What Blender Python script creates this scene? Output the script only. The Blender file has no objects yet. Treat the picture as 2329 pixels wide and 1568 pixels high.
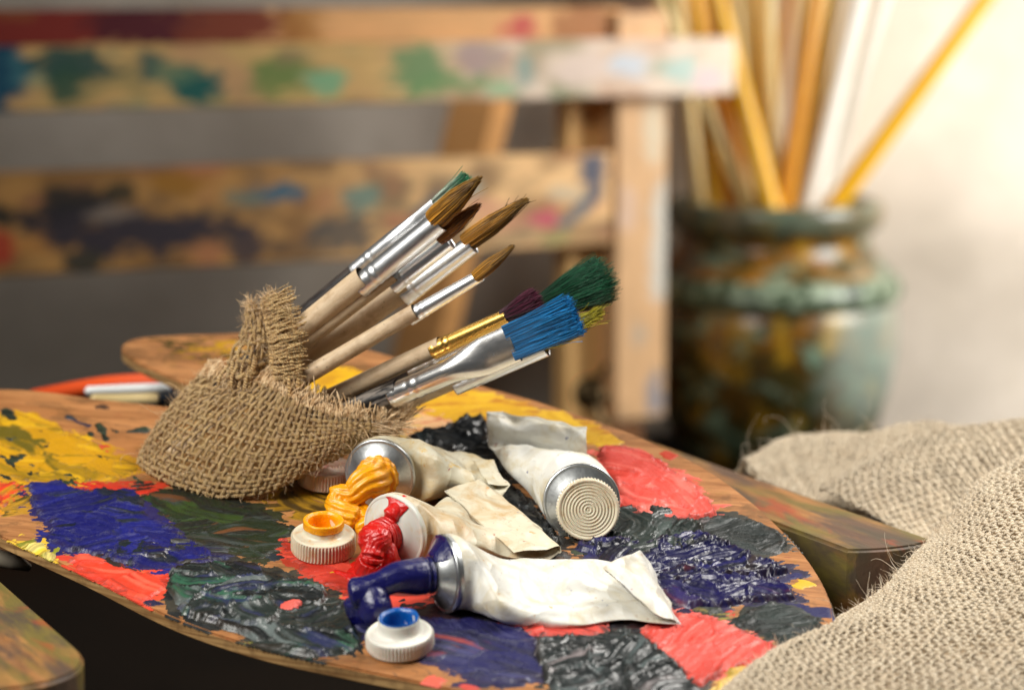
import bpy, bmesh, math, random
import numpy as np
from mathutils import Vector
random.seed(7); RNG = np.random.default_rng(7)
sc = bpy.context.scene
ZT = -10.0                      # height of the table top
S = 0.01                       # everything below is written in centimetres
R = math.radians

# ------------------------------------------------------------------ camera
CAM_Z, PITCH, LENS = 22.0, R(8.6), 85.0
cam = bpy.data.cameras.new('camera'); camo = bpy.data.objects.new('camera', cam)
sc.collection.objects.link(camo); sc.camera = camo
camo.location = (0, 0, CAM_Z*S); camo.rotation_euler = (R(90)-PITCH, 0, 0)
cam.lens = LENS; cam.sensor_width = 36; cam.clip_start = 0.02; cam.clip_end = 50
cam.dof.use_dof = True; cam.dof.focus_distance = 0.620; cam.dof.aperture_fstop = 10.5
cam.dof.aperture_blades = 0

# ------------------------------------------------------------------ light
w = bpy.data.worlds.new('World'); sc.world = w; w.use_nodes = True
w.node_tree.nodes['Background'].inputs[0].default_value = (0.92, 0.96, 1.0, 1)
w.node_tree.nodes['Background'].inputs[1].default_value = 0.05
def area(name, loc, target, size, power, color, size_y=None, spread=180):
    l = bpy.data.lights.new(name, 'AREA'); l.shape = 'RECTANGLE'
    l.size = size*S; l.size_y = (size_y or size)*S; l.energy = power; l.color = color; l.spread = R(spread)
    o = bpy.data.objects.new(name, l); sc.collection.objects.link(o)
    o.location = Vector(loc)*S
    o.rotation_euler = (Vector(target)-Vector(loc)).to_track_quat('-Z', 'Y').to_euler()
    return o
area('softbox_key', (-46, 26, 60), (0, 62, 10), 42, 2.05, (1.0, 0.965, 0.90), 36, 90)
area('softbox_overhead', (34, 72, 58), (9, 62, 8), 30, 1.45, (1.0, 0.96, 0.90), 26, 100)
area('window_right', (68, 132, 34), (16, 168, 6), 34, 4.3, (1.0, 0.965, 0.92), 40, 140)
sc.view_settings.view_transform = 'Standard'; sc.view_settings.look = 'None'
sc.view_settings.exposure = 0.12; sc.view_settings.gamma = 1.0
sc.render.engine = 'CYCLES'
sc.cycles.use_denoising = True
sc.cycles.max_bounces = 8; sc.cycles.sample_clamp_indirect = 6.0
sc.cycles.caustics_reflective = False; sc.cycles.caustics_refractive = False

# ------------------------------------------------------------------ placing: a sight line cut at a depth (cm) or at the palette plane
FP = LENS/36*2328; CP, SP = math.cos(PITCH), math.sin(PITCH)
def ray(u, v):
    dx, dz = (u-1164)/FP, (784-v)/FP
    return np.array([dx, CP+dz*SP, -SP+dz*CP])
def at(u, v, y):
    d = ray(u, v); return np.array([0, 0, CAM_Z]) + d*(y/d[1])
def ppc(y): return FP/y          # picture units per cm at depth y
PT = R(12.0); PAL0 = np.array([0, 62.0, 7.8]); PN = np.array([0, -math.sin(PT), math.cos(PT)])
PX = np.array([1.0, 0, 0]); PY = np.array([0, math.cos(PT), math.sin(PT)])
def pal(u, v, h=0.0):
    d = ray(u, v); o = np.array([0, 0, CAM_Z])
    t = ((PAL0+PN*h-o)@PN)/(d@PN); return o+d*t
def pq(u, v):
    p = pal(u, v)-PAL0; return np.array([p@PX, p@PY])

# ------------------------------------------------------------------ numpy helpers
def unit(a):
    a = np.asarray(a, float); return a/np.maximum(np.linalg.norm(a, axis=-1, keepdims=True), 1e-9)
def sm(x, a, b):
    t = np.clip((x-a)/(b-a), 0, 1); return t*t*(3-2*t)
def _h(ix, iy, iz, seed):
    n = (ix.astype(np.int64)*374761393 + iy.astype(np.int64)*668265263 + iz.astype(np.int64)*2147483647 + seed*144665) & 0x7fffffff
    n = ((n ^ (n >> 13))*1274126177) & 0x7fffffff
    return ((n ^ (n >> 16)) & 0xffff)/65535.0
def vn(x, y, z=0.0, seed=0):
    x, y, z = np.broadcast_arrays(np.asarray(x, float), np.asarray(y, float), np.asarray(z, float))
    ix, iy, iz = np.floor(x), np.floor(y), np.floor(z)
    fx, fy, fz = x-ix, y-iy, z-iz
    fx, fy, fz = fx*fx*(3-2*fx), fy*fy*(3-2*fy), fz*fz*(3-2*fz)
    r = 0
    for a in (0, 1):
        for b in (0, 1):
            for c in (0, 1):
                r = r + _h(ix+a, iy+b, iz+c, seed)*(fx if a else 1-fx)*(fy if b else 1-fy)*(fz if c else 1-fz)
    return r
def fbm(x, y, z=0.0, seed=0, o=4, g=0.5):
    s, a, t = 0, 1, 0
    for i in range(o):
        s = s + a*vn(np.asarray(x)*2**i, np.asarray(y)*2**i, np.asarray(z)*2**i, seed+i*17); t += a; a *= g
    return s/t
def worley(x, y, seed=0):
    ix, iy = np.floor(x), np.floor(y); f1 = np.full(np.shape(x), 9.0); f2 = f1.copy()
    for a in (-1, 0, 1):
        for b in (-1, 0, 1):
            px = ix+a+_h(ix+a, iy+b, ix*0, seed); py = iy+b+_h(ix+a, iy+b, ix*0+1, seed+5)
            d = np.hypot(px-x, py-y); f2 = np.where(d < f1, f1, np.minimum(f2, d)); f1 = np.minimum(f1, d)
    return f1, f2
def cr(P, n, closed=False):
    """Catmull-Rom through the rows of P (k, ...) sampled at n places."""
    P = np.asarray(P, float); k = len(P)
    t = np.linspace(0, k if closed else k-1, n, endpoint=not closed)
    i = np.floor(t).astype(int)
    if not closed: i = np.minimum(i, k-2)
    f = (t-i).reshape((-1,)+(1,)*(P.ndim-1))
    ix = (lambda j: j % k) if closed else (lambda j: np.clip(j, 0, k-1))
    a, b, c, d = P[ix(i-1)], P[ix(i)], P[ix(i+1)], P[ix(i+2)]
    if not closed:
        a = np.where((i == 0).reshape(f.shape), 2*b-c, a); d = np.where((i == k-2).reshape(f.shape), 2*c-b, d)
    return 0.5*(2*b+(c-a)*f+(2*a-5*b+4*c-d)*f**2+(3*b-a-3*c+d)*f**3)

class G:
    """collects quad patches (cm) with corner uv and vertex colour"""
    def __init__(s): s.V, s.F, s.U, s.C, s.n = [], [], [], [], 0
    def add(s, V, F, U=None, C=None):
        V = np.asarray(V, float).reshape(-1, 3); F = np.asarray(F, int)
        s.V.append(V); s.F.append(F+s.n); s.n += len(V)
        s.U.append(np.zeros((len(F), 4, 2)) if U is None else U)
        c = np.ones((len(V), 4)); 
        if C is not None: c[:, :3] = np.asarray(C, float).reshape(-1, 3) if np.ndim(C) > 1 else np.asarray(C)
        s.C.append(c)
        return s
    def grid(s, P, closed=False, su=1.0, sv=1.0, C=None):
        P = np.asarray(P); ns, nc = P.shape[:2]; m = nc if closed else nc-1
        i, j = np.meshgrid(np.arange(ns-1), np.arange(m), indexing='ij'); i, j = i.ravel(), j.ravel(); k = (j+1) % nc
        F = np.stack([i*nc+j, i*nc+k, (i+1)*nc+k, (i+1)*nc+j], 1)
        q = lambda a, b: np.stack([a/(ns-1)*su, b/m*sv], -1)
        U = np.stack([q(i, j), q(i, j+1), q(i+1, j+1), q(i+1, j)], 1)
        return s.add(P.reshape(-1, 3), F, U, None if C is None else np.asarray(C).reshape(-1, 3))
    def box(s, lo, hi, fr=None):
        x0, y0, z0 = lo; x1, y1, z1 = hi
        V = np.array([(x, y, z) for x in (x0, x1) for y in (y0, y1) for z in (z0, z1)], float)
        if fr is not None: V = fr(V)
        return s.add(V, [(0,1,3,2),(4,6,7,5),(0,4,5,1),(2,3,7,6),(0,2,6,4),(1,5,7,3)])
    def build(s, name, mat, parent=None, smooth=True, flip=False):
        V = np.concatenate(s.V)*S; F = np.concatenate(s.F); U = np.concatenate(s.U); C = np.concatenate(s.C)
        if flip: F = F[:, ::-1]; U = U[:, ::-1]
        me = bpy.data.meshes.new(name)
        me.vertices.add(len(V)); me.vertices.foreach_set('co', V.astype(np.float32).ravel())
        me.loops.add(len(F)*4); me.loops.foreach_set('vertex_index', F.astype(np.int32).ravel())
        me.polygons.add(len(F)); me.polygons.foreach_set('loop_start', np.arange(0, len(F)*4, 4, dtype=np.int32))
        uv = me.uv_layers.new(name='UVMap'); uv.data.foreach_set('uv', U.astype(np.float32).ravel())
        ca = me.color_attributes.new('Col', 'FLOAT_COLOR', 'POINT'); ca.data.foreach_set('color', C.astype(np.float32).ravel())
        me.update(calc_edges=True)
        me.polygons.foreach_set('use_smooth', np.full(len(F), smooth, dtype=bool)); me.update()
        return link(name, me, mat, parent)
def link(name, me, mat, parent=None):
    o = bpy.data.objects.new(name, me); sc.collection.objects.link(o)
    if mat is not None: me.materials.append(mat)
    if parent is not None:
        o.parent = parent; p = parent                         # meshes are written in world cm
        while p is not None: o.location -= p.location; p = p.parent
    return o
def thing(name, label, cat, loc, group=None):
    o = bpy.data.objects.new(name, None); sc.collection.objects.link(o); o.empty_display_size = 0.01
    o.location = Vector([float(c) for c in loc])*S
    return tag(o, label, cat, group)
def tag(o, label, cat, group=None):
    o['label'] = label; o['category'] = cat
    if group: o['group'] = group
    return o
def frames(P):
    """tangent + two normals for paths P (n,k,3)"""
    T = unit(np.gradient(P, axis=1)); ref = np.where(np.abs(T[..., 2:3]) > 0.9, np.array([1.0, 0, 0]), np.array([0, 0, 1.0]))
    A = unit(np.cross(T, ref)); return T, A, np.cross(T, A)
def tubes(g, P, rad, sides=6, N=None, flat=1.0, C=None, ulen=1.0, closed_ends=False):
    """n tubes along P (n,k,3); rad broadcast to (n,k); N (n,k,3) optional flattening normal"""
    P = np.asarray(P, float); n, k = P.shape[:2]; rad = np.broadcast_to(rad, (n, k))
    if N is None: T, A, B = frames(P)
    else:
        T = unit(np.gradient(P, axis=1)); A = unit(np.cross(T, N)); B = unit(np.cross(A, T))
    th = np.arange(sides)*2*math.pi/sides
    V = P[:, :, None, :] + rad[:, :, None, None]*(np.cos(th)[None, None, :, None]*A[:, :, None, :] + flat*np.sin(th)[None, None, :, None]*B[:, :, None, :])
    a, i, j = np.meshgrid(np.arange(n), np.arange(k-1), np.arange(sides), indexing='ij'); a, i, j = a.ravel(), i.ravel(), j.ravel(); jj = (j+1) % sides
    b = a*k*sides
    F = np.stack([b+i*sides+j, b+i*sides+jj, b+(i+1)*sides+jj, b+(i+1)*sides+j], 1)
    q = lambda ii, jv: np.stack([ii*ulen/(k-1)+a*3.17, jv/sides], -1)
    U = np.stack([q(i, j), q(i, j+1), q(i+1, j+1), q(i+1, j)], 1)
    if C is not None:
        C = np.broadcast_to(np.asarray(C, float)[..., None, :] if np.ndim(C) == 3 else np.asarray(C, float), (n, k, sides, 3)).reshape(-1, 3)
    g.add(V.reshape(-1, 3), F, U, C); return g
def lathe(g, prof, c, ax, n=48, up=(0, 0, 1), knurl=None, su=1.0, sv=1.0, C=None):
    """profile [(r,h)] about axis ax at c; knurl(r,h,theta)->dr"""
    ax = unit(ax); e1 = unit(np.cross(up, ax) if abs(np.dot(unit(up), ax)) < 0.95 else np.cross((1, 0, 0), ax)); e2 = np.cross(ax, e1)
    prof = np.asarray(prof, float); th = np.arange(n)*2*math.pi/n
    r = prof[:, 0:1]+np.zeros(n); h = prof[:, 1:2]+np.zeros(n)
    if knurl is not None: r = r+knurl(r, h, th[None, :])
    P = np.asarray(c)+r[..., None]*(np.cos(th)[None, :, None]*e1+np.sin(th)[None, :, None]*e2)+h[..., None]*ax
    return g.grid(P, True, su, sv, C)
def lin(rgb):
    c = np.asarray(rgb, float)/255.0; return np.where(c <= 0.04045, c/12.92, ((c+0.055)/1.055)**2.4)

# ------------------------------------------------------------------ materials
class M:
    def __init__(s, name):
        s.m = bpy.data.materials.new(name); s.m.use_nodes = True; s.t = s.m.node_tree
        s.b = s.t.nodes['Principled BSDF']; s.tc = None
    def n(s, typ, **k):
        x = s.t.nodes.new(typ)
        for a, b in k.items(): setattr(x, a, b)
        return x
    def l(s, a, b): s.t.links.new(a, b)
    def obj(s, sx=100, sy=100, sz=100, rz=0):
        tc = s.n('ShaderNodeTexCoord'); mp = s.n('ShaderNodeMapping'); mp.inputs['Scale'].default_value = (sx, sy, sz)
        if rz:
            m2 = s.n('ShaderNodeMapping'); m2.inputs['Rotation'].default_value = (0, 0, R(rz)); s.l(tc.outputs['Object'], m2.inputs[0]); s.l(m2.outputs[0], mp.inputs[0]); return mp.outputs[0]
        s.l(tc.outputs['Object'], mp.inputs[0]); return mp.outputs[0]
    def uv(s, sx=1, sy=1):
        tc = s.n('ShaderNodeTexCoord'); mp = s.n('ShaderNodeMapping'); mp.inputs['Scale'].default_value = (sx, sy, 1)
        s.l(tc.outputs['UV'], mp.inputs[0]); return mp.outputs[0]
    def col(s): 
        x = s.n('ShaderNodeVertexColor'); x.layer_name = 'Col'; return x.outputs[0]
    def noise(s, vec, scale, detail=4, rough=0.55, dist=0.0):
        x = s.n('ShaderNodeTexNoise'); x.inputs['Scale'].default_value = scale; x.inputs['Detail'].default_value = detail
        x.inputs['Roughness'].default_value = rough; x.inputs['Distortion'].default_value = dist
        s.l(vec, x.inputs['Vector']); return x.outputs[0]
    def ramp(s, f, stops):
        x = s.n('ShaderNodeValToRGB'); e = x.color_ramp.elements
        while len(e) < len(stops): e.new(0.5)
        for el, (p, c) in zip(e, stops):
            el.position = p; el.color = (c, c, c, 1) if np.isscalar(c) else tuple(float(q) for q in c)+(1,)
        s.l(f, x.inputs[0]); return x.outputs[0]
    def mix(s, f, a, b, mode='MIX'):
        x = s.n('ShaderNodeMix', data_type='RGBA', blend_type=mode)
        for sock, v in ((x.inputs[0], f), (x.inputs[6], a), (x.inputs[7], b)):
            if isinstance(v, bpy.types.NodeSocket): s.l(v, sock)
            elif np.isscalar(v): sock.default_value = v
            else: sock.default_value = tuple(float(q) for q in v)+(1,)
        return x.outputs[2]
    def math(s, op, a, b=0.0):
        x = s.n('ShaderNodeMath', operation=op)
        for sock, v in zip(x.inputs, (a, b)):
            if isinstance(v, bpy.types.NodeSocket): s.l(v, sock)
            else: sock.default_value = v
        return x.outputs[0]
    def bump(s, h, strength=0.5, dist=0.0003, prev=None):
        x = s.n('ShaderNodeBump'); x.inputs['Strength'].default_value = strength; x.inputs['Distance'].default_value = dist
        s.l(h, x.inputs['Height'])
        if prev is not None: s.l(prev, x.inputs['Normal'])
        return x.outputs[0]
    def out(s, color=None, rough=None, normal=None, metal=None, **k):
        for nm, v in (('Base Color', color), ('Roughness', rough), ('Normal', normal), ('Metallic', metal)):
            if v is None: continue
            if isinstance(v, bpy.types.NodeSocket): s.l(v, s.b.inputs[nm])
            elif np.isscalar(v): s.b.inputs[nm].default_value = v
            else: s.b.inputs[nm].default_value = tuple(float(q) for q in v)+(1,)
        for nm, v in k.items(): s.b.inputs[nm.replace('_', ' ')].default_value = v
        return s.m
def wood_uv(name, a, b, streak=8, rough=0.5, dirt=None):
    m = M(name); v = m.uv(0.9, streak)
    n1 = m.noise(v, 2.0, 5, 0.65, 0.6); v2 = m.uv(2.5, streak*5); n2 = m.noise(v2, 3.0, 3, 0.6)
    c = m.mix(m.ramp(n1, [(0.3, 0), (0.72, 1)]), a, b); c = m.mix(m.math('MULTIPLY', m.ramp(n2, [(0.45, 0), (0.75, 1)]), 0.35), c, np.asarray(a)*0.55)
    if dirt is not None:
        d = m.noise(m.obj(), 1.3, 5, 0.65); c = m.mix(m.math('MULTIPLY', m.ramp(d, [(0.5, 0), (0.68, 1)]), 0.55), c, dirt)
    sp = m.noise(m.obj(), 9.0, 3, 0.6); c = m.mix(m.math('MULTIPLY', m.ramp(sp, [(0.68, 0), (0.72, 1)]), 0.7), c, np.asarray(a)*0.25)
    return m.out(c, rough, m.bump(n2, 0.25, 0.0002))
MAT = {}
MAT['handle'] = wood_uv('raw_birch_handle', lin((196, 168, 132)), lin((222, 200, 168)), 9, 0.55, lin((150, 118, 84)))
def palette_wood():
    m = M('palette_wood')
    v = m.obj(22, 260, 100, 12); n1 = m.noise(v, 1.0, 5, 0.62, 0.4); v2 = m.obj(60, 900, 300, 12); n2 = m.noise(v2, 1.0, 4, 0.6)
    big = m.noise(m.obj(), 0.16, 3, 0.5)
    c = m.mix(m.ramp(n1, [(0.3, 0), (0.7, 1)]), lin((136, 88, 50)), lin((186, 130, 80)))
    c = m.mix(m.math('MULTIPLY', m.ramp(n2, [(0.5, 0), (0.66, 1)]), 0.5), c, lin((104, 62, 32)))
    c = m.mix(m.math('MULTIPLY', m.ramp(big, [(0.42, 0), (0.62, 1)]), 0.4), c, lin((176, 112, 54)))
    st = m.noise(m.obj(), 0.55, 6, 0.7, 0.5)
    c = m.mix(m.math('MULTIPLY', m.ramp(st, [(0.56, 0), (0.66, 1)]), 0.55), c, lin((128, 96, 30)))
    g1 = m.noise(m.obj(100, 160, 100, 12), 0.5, 7, 0.72, 0.8); c = m.mix(m.math('MULTIPLY', m.ramp(g1, [(0.5, 0), (0.62, 1)]), 0.6), c, lin((84, 60, 34)))
    g2 = m.noise(m.obj(100, 220, 100, -10), 0.9, 7, 0.75, 1.0); c = m.mix(m.math('MULTIPLY', m.ramp(g2, [(0.6, 0), (0.66, 1)]), 0.55), c, lin((130, 52, 30)))
    g3 = m.noise(m.obj(100, 200, 120, 30), 1.3, 7, 0.75, 1.0); c = m.mix(m.math('MULTIPLY', m.ramp(g3, [(0.62, 0), (0.66, 1)]), 0.7), c, lin((40, 44, 40)))
    return m.out(c, m.ramp(n1, [(0.2, 0.42), (0.8, 0.6)]), m.bump(n2, 0.35, 0.0003))
MAT['palette'] = palette_wood()
def ply_edge():
    m = M('plywood_edge'); v = m.obj(30, 30, 900); n = m.noise(v, 1.0, 3, 0.6); n2 = m.noise(m.obj(), 3.0, 5, 0.6)
    c = m.mix(m.ramp(n, [(0.35, 0), (0.65, 1)]), lin((122, 88, 50)), lin((184, 148, 98)))
    c = m.mix(m.math('MULTIPLY', m.ramp(n2, [(0.5, 0), (0.7, 1)]), 0.6), c, lin((92, 66, 38)))
    return m.out(c, 0.6, m.bump(n, 0.4, 0.0003))
MAT['ply'] = ply_edge()
def paint(name, rough=0.3, coat=0.25, bump=0.5, across=70, along=5):
    m = M(name); c = m.col(); n = m.noise(m.uv(along, across), 1.0, 4, 0.6, 0.3); n2 = m.noise(m.obj(), 22.0, 3, 0.6)
    h = m.math('ADD', n, m.math('MULTIPLY', n2, 0.5))
    rr = m.ramp(m.noise(m.obj(), 6.0, 3, 0.6), [(0.3, rough*0.75), (0.7, min(1, rough*1.35))])
    return m.out(c, rr, m.bump(h, bump, 0.0004), Coat_Weight=coat, Coat_Roughness=0.18)
MAT['oil'] = paint('oil_paint', 0.44, 0.06, 0.6)
MAT['oil_wet'] = paint('wet_oil_paint', 0.36, 0.12, 0.22)
MAT['film'] = paint('dried_paint_film', 0.5, 0.0, 0.35)
MAT['squeeze'] = paint('squeezed_paint', 0.26, 0.35, 0.12, 6, 6)
def metal(name, col, rough, smudge=0.4, dents=0.04):
    m = M(name); n = m.noise(m.uv(3, 14), 2.0, 5, 0.6); n2 = m.noise(m.obj(), 9.0, 5, 0.65); sp = m.noise(m.obj(), 40, 2, 0.5)
    c = m.mix(m.math('MULTIPLY', m.ramp(n2, [(0.45, 0), (0.75, 1)]), smudge), col, np.asarray(col)*0.55)
    if dents > .03: c = m.mix(m.ramp(sp, [(0.73, 0), (0.76, 1)]), c, (0.05, 0.05, 0.05))
    return m.out(c, m.ramp(n, [(0.25, rough*0.85), (0.8, rough*1.2)]), m.bump(n2, dents, 0.0003) if dents > .03 else None, 1.0)
MAT['alu'] = metal('aluminium_ferrule', (0.88, 0.89, 0.90), 0.33, 0.15, 0.0)
MAT['chrome'] = metal('nickel_ferrule', (0.88, 0.87, 0.85), 0.24, 0.2, 0.0)
MAT['gold'] = metal('brass_ferrule', (0.88, 0.53, 0.13), 0.27, 0.3, 0.0)
MAT['shoulder'] = metal('tube_shoulder_aluminium', (0.62, 0.64, 0.64), 0.32, 0.5)
def tube_skin(name, tint, stain, amount, spot=None):
    m = M(name); o = m.obj(); n = m.noise(o, 0.9, 6, 0.68, 0.8); n2 = m.noise(o, 3.2, 5, 0.7, 0.5); sp = m.noise(o, 16, 2, 0.5)
    sc2 = m.noise(m.obj(100, 300, 100), 5.0, 3, 0.6)
    c = m.mix(m.math('MULTIPLY', m.ramp(n, [(0.46, 0), (0.68, 1)]), amount), tint, stain)
    c = m.mix(m.math('MULTIPLY', m.ramp(n2, [(0.6, 0), (0.74, 1)]), amount*0.8), c, lin((150, 112, 60)))
    c = m.mix(m.ramp(sp, [(0.735, 0), (0.76, 1)]), c, lin((70, 62, 70)))
    if spot is not None:
        s3 = m.noise(o, 1.7, 4, 0.6, 0.3); c = m.mix(m.math('MULTIPLY', m.ramp(s3, [(0.62, 0), (0.69, 1)]), 0.85), c, spot)
    for q_, (cc_, off) in enumerate(((lin((196, 132, 40)), 3.1), (lin((44, 56, 120)), 9.7), (lin((150, 60, 40)), 15.2))):
        mp = m.n('ShaderNodeMapping'); mp.inputs['Location'].default_value = (off, off*.7, 0); m.l(o, mp.inputs[0])
        s4 = m.noise(mp.outputs[0], 4.2, 3, 0.6, 0.4); c = m.mix(m.math('MULTIPLY', m.ramp(s4, [(0.70, 0), (0.735, 1)]), 0.8), c, cc_)
    vo = m.n('ShaderNodeTexVoronoi'); vo.feature = 'F1'; vo.inputs['Scale'].default_value = 1.15; wn = m.n('ShaderNodeVectorMath', operation='ADD'); m.l(o, wn.inputs[0]); nz_ = m.n('ShaderNodeTexNoise'); nz_.inputs['Scale'].default_value = 0.8; m.l(o, nz_.inputs[0]); m.l(nz_.outputs[1], wn.inputs[1]); m.l(wn.outputs[0], vo.inputs['Vector'])
    b1 = m.bump(vo.outputs['Distance'], 0.55, 0.003)
    return m.out(c, m.ramp(n2, [(0.3, 0.4), (0.7, 0.52)]), m.bump(sc2, 0.08, 0.0003, b1), Coat_Weight=0.04, Coat_Roughness=0.25)
MAT['skin'] = tube_skin('white_enamel_tube', lin((218, 217, 209)), lin((190, 172, 122)), 0.7)
MAT['skin_y'] = tube_skin('yellow_smeared_enamel_tube', lin((204, 198, 176)), lin((190, 158, 90)), 0.75, lin((206, 160, 14)))
MAT['skin_r'] = tube_skin('stained_cream_enamel_tube', lin((204, 196, 172)), lin((180, 142, 84)), 0.85)
def plastic(name, col, dirt, amt=0.5):
    m = M(name); n = m.noise(m.obj(), 2.6, 6, 0.7, 0.5)
    c = m.mix(m.math('MULTIPLY', m.ramp(n, [(0.5, 0), (0.7, 1)]), amt), col, dirt)
    return m.out(c, 0.38, None, Subsurface_Weight=0.12, Subsurface_Scale=0.002)
MAT['cap_yellow'] = plastic('yellow_smudged_cap_plastic', lin((214, 204, 180)), lin((206, 142, 24)), 0.85)
MAT['cap'] = plastic('ivory_cap_plastic', lin((212, 202, 178)), lin((176, 134, 76)), 0.6)
MAT['cap_white'] = plastic('white_cap_plastic', lin((224, 222, 212)), lin((196, 176, 138)), 0.45)
MAT['cap_pink'] = plastic('pink_stained_cap_plastic', lin((226, 198, 178)), lin((214, 120, 96)), 0.7)
def jute(name, a, b, cdark, dw=1.0):
    m = M(name); n = m.noise(m.uv(5.0, 4.0), 3.0, 4, 0.65); f0 = m.noise(m.uv(2.2, 4.5), 2.0, 4, 0.7)
    wv = m.n('ShaderNodeTexWave'); wv.inputs['Scale'].default_value = 1.0; wv.inputs['Distortion'].default_value = 1.5; wv.wave_profile = 'SIN'; tc = m.n('ShaderNodeTexCoord'); mp = m.n('ShaderNodeMapping'); mp.inputs['Scale'].default_value = (1.4, .65, 1); mp.inputs['Rotation'].default_value = (0, 0, .6); m.l(tc.outputs['UV'], mp.inputs[0]); m.l(mp.outputs[0], wv.inputs[0])
    f = m.math('ADD', m.math('MULTIPLY', f0, .6), m.math('MULTIPLY', wv.outputs['Fac'], .4)); big = m.noise(m.obj(), 1.1, 4, 0.6); rnd = m.noise(m.obj(), 7.0, 2, 0.5)
    c = m.mix(m.ramp(f, [(0.34, 0), (0.62, 1)]), np.asarray(a)*.84, b); c = m.mix(m.math('MULTIPLY', m.ramp(rnd, [(0.45, 0), (0.7, 1)]), 0.5*dw), c, cdark)
    c = m.mix(m.math('MULTIPLY', m.ramp(big, [(0.45, 0), (0.65, 1)]), 0.3*dw), c, cdark)
    return m.out(c, 0.85, m.bump(f, 1.0, 0.0012), Sheen_Weight=0.15)
MAT['jute'] = jute('brown_jute_yarn', lin((226, 174, 104)), lin((253, 220, 152)), lin((172, 120, 62)))
MAT['jute_light'] = jute('pale_jute_yarn', lin((232, 206, 166)), lin((252, 238, 212)), lin((196, 164, 122)), 0.6)
def vcol(name, rough=0.6, spec=0.4, bump=None):
    m = M(name); nn = None
    if bump: nn = m.bump(m.noise(m.obj(), bump[0], 4, 0.6), bump[1], 0.0005)
    return m.out(m.col(), rough, nn, Specular_IOR_Level=spec)
MAT['bristle'] = vcol('bristle_hair', 0.42, 0.5)
MAT['painted_wood'] = vcol('paint_smeared_wood', 0.55, 0.4, (12, 0.3))

# ================================================================== setting: table and backdrop
def plain(name, a, b, scale, rough, bump=0.2, c=None, spec=0.5):
    m = M(name); n = m.noise(m.obj(), scale, 5, 0.6, 0.3); n2 = m.noise(m.obj(), scale*9, 4, 0.6)
    col = m.mix(m.ramp(n, [(0.35, 0), (0.65, 1)]), a, b)
    if c is not None: col = m.mix(m.math('MULTIPLY', m.ramp(n2, [(0.5, 0), (0.7, 1)]), 0.5), col, c)
    return m.out(col, rough, m.bump(n2, bump, 0.0006), Specular_IOR_Level=spec)
g = G(); g.grid(np.array([[(x, y, ZT) for x in (-90, -30, 30, 110)] for y in (10, 60, 100, 170.4)]))
tbl = g.build('table_top', plain('dark_walnut_table', lin((13, 10, 8)), lin((22, 16, 12)), 0.25, 0.55, 0.2, lin((10, 8, 7)), spec=0.1), smooth=False); tbl['kind'] = 'structure'
bw = plain('plaster_backdrop', lin((196, 184, 168)), lin((234, 222, 206)), 0.06, 0.9, 0.3, lin((214, 202, 184)))
g = G(); g.grid(np.array([[(x, 170.0, z) for x in (-150, -40, 40, 170)] for z in (-14, 30, 130)]))
wall = g.build('wall', bw, smooth=False); wall['kind'] = 'structure'

# ================================================================== wooden table easel
YAW = R(26); BD = np.array([math.cos(YAW), math.sin(YAW), 0]); BN = np.array([math.sin(YAW), -math.cos(YAW), 0]); UZ = np.array([0, 0, 1.0])
UP0 = np.array([8.0, 150.0, ZT])                   # foot of the right-hand upright on the table
def efr(V): return UP0+V[..., 0:1]*BD+V[..., 1:2]*BN+V[..., 2:3]*UZ
def onface(u, v, n):
    """sight line cut with the easel plane n cm in front of the upright -> (along, up)"""
    d = ray(u, v); o = np.array([0, 0, CAM_Z]); t = ((UP0+BN*n-o)@BN)/(d@BN); p = o+d*t-UP0
    return p@BD, p[2]
def board(name, parent, x0, x1, z0, z1, n0, n1, base, blobs, wash=(), nx=160, nz=30):
    """plank between n0 (back) and n1 (front), paint smears as colour of the front and top"""
    g = G()
    xs = np.linspace(x0, x1, nx); bw_ = 0.12
    prof = [(n0, z0), (n1-bw_, z0), (n1, z0+bw_)] + [(n1, z) for z in np.linspace(z0+bw_*2, z1-bw_*2, nz)] + [(n1, z1-bw_), (n1-bw_, z1), (n0, z1), (n0, z0)]
    prof = np.array(prof)
    P = np.stack([np.broadcast_to(xs[:, None], (nx, len(prof))), np.broadcast_to(prof[None, :, 0], (nx, len(prof))), np.broadcast_to(prof[None, :, 1], (nx, len(prof)))], -1)
    X, N_, Z = P[..., 0], P[..., 1], P[..., 2]
    C = base(X, Z)
    gr = fbm(X*0.8, Z*9, N_*9, 3, 4)[..., None]; C = C*(0.92+0.8*gr)
    for i_, (wc, th) in enumerate(wash):
        f_ = fbm(X*.35+i_*9, Z*.6, 0, 60+i_, 4); m_ = sm(f_, th-.05, th+.2)[..., None]*.65; C = C*(1-m_)+lin(wc)*m_
    for (cu, cv, su, sv, rgb, st, *rot) in blobs:
        cx, cz = onface(cu, cv, n1); a = rot[0] if rot else 0
        k = 150/FP; dx, dz = (X-cx), (Z-cz); q1 = dx*math.cos(a)+dz*math.sin(a); q2 = -dx*math.sin(a)+dz*math.cos(a)
        d = np.hypot(q1/(su*k), q2/(sv*k)); d = d+(fbm(X*1.6, Z*2.6, 0, int(cu)+int(cv), 4)-0.5)*1.5
        m = (1-sm(d, 0.72, 1.12))[..., None]*st; C = C*(1-m)+lin(rgb)*m
    g.grid(efr(P), C=C)
    for e in (0, -1):                               # end grain
        q = P[e]; k = len(q)//2; g.grid(efr(np.stack([q[:k], q[::-1][:k]])), C=np.stack([C[e][:k], C[e][::-1][:k]]))
    return g.build(name, MAT['painted_wood'], parent, smooth=False)
ez = thing('table_easel', 'wooden table easel smeared with old paint behind the brushes', 'easel', UP0)
zr = lambda u, v, n: onface(u, v, n)[1]
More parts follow.
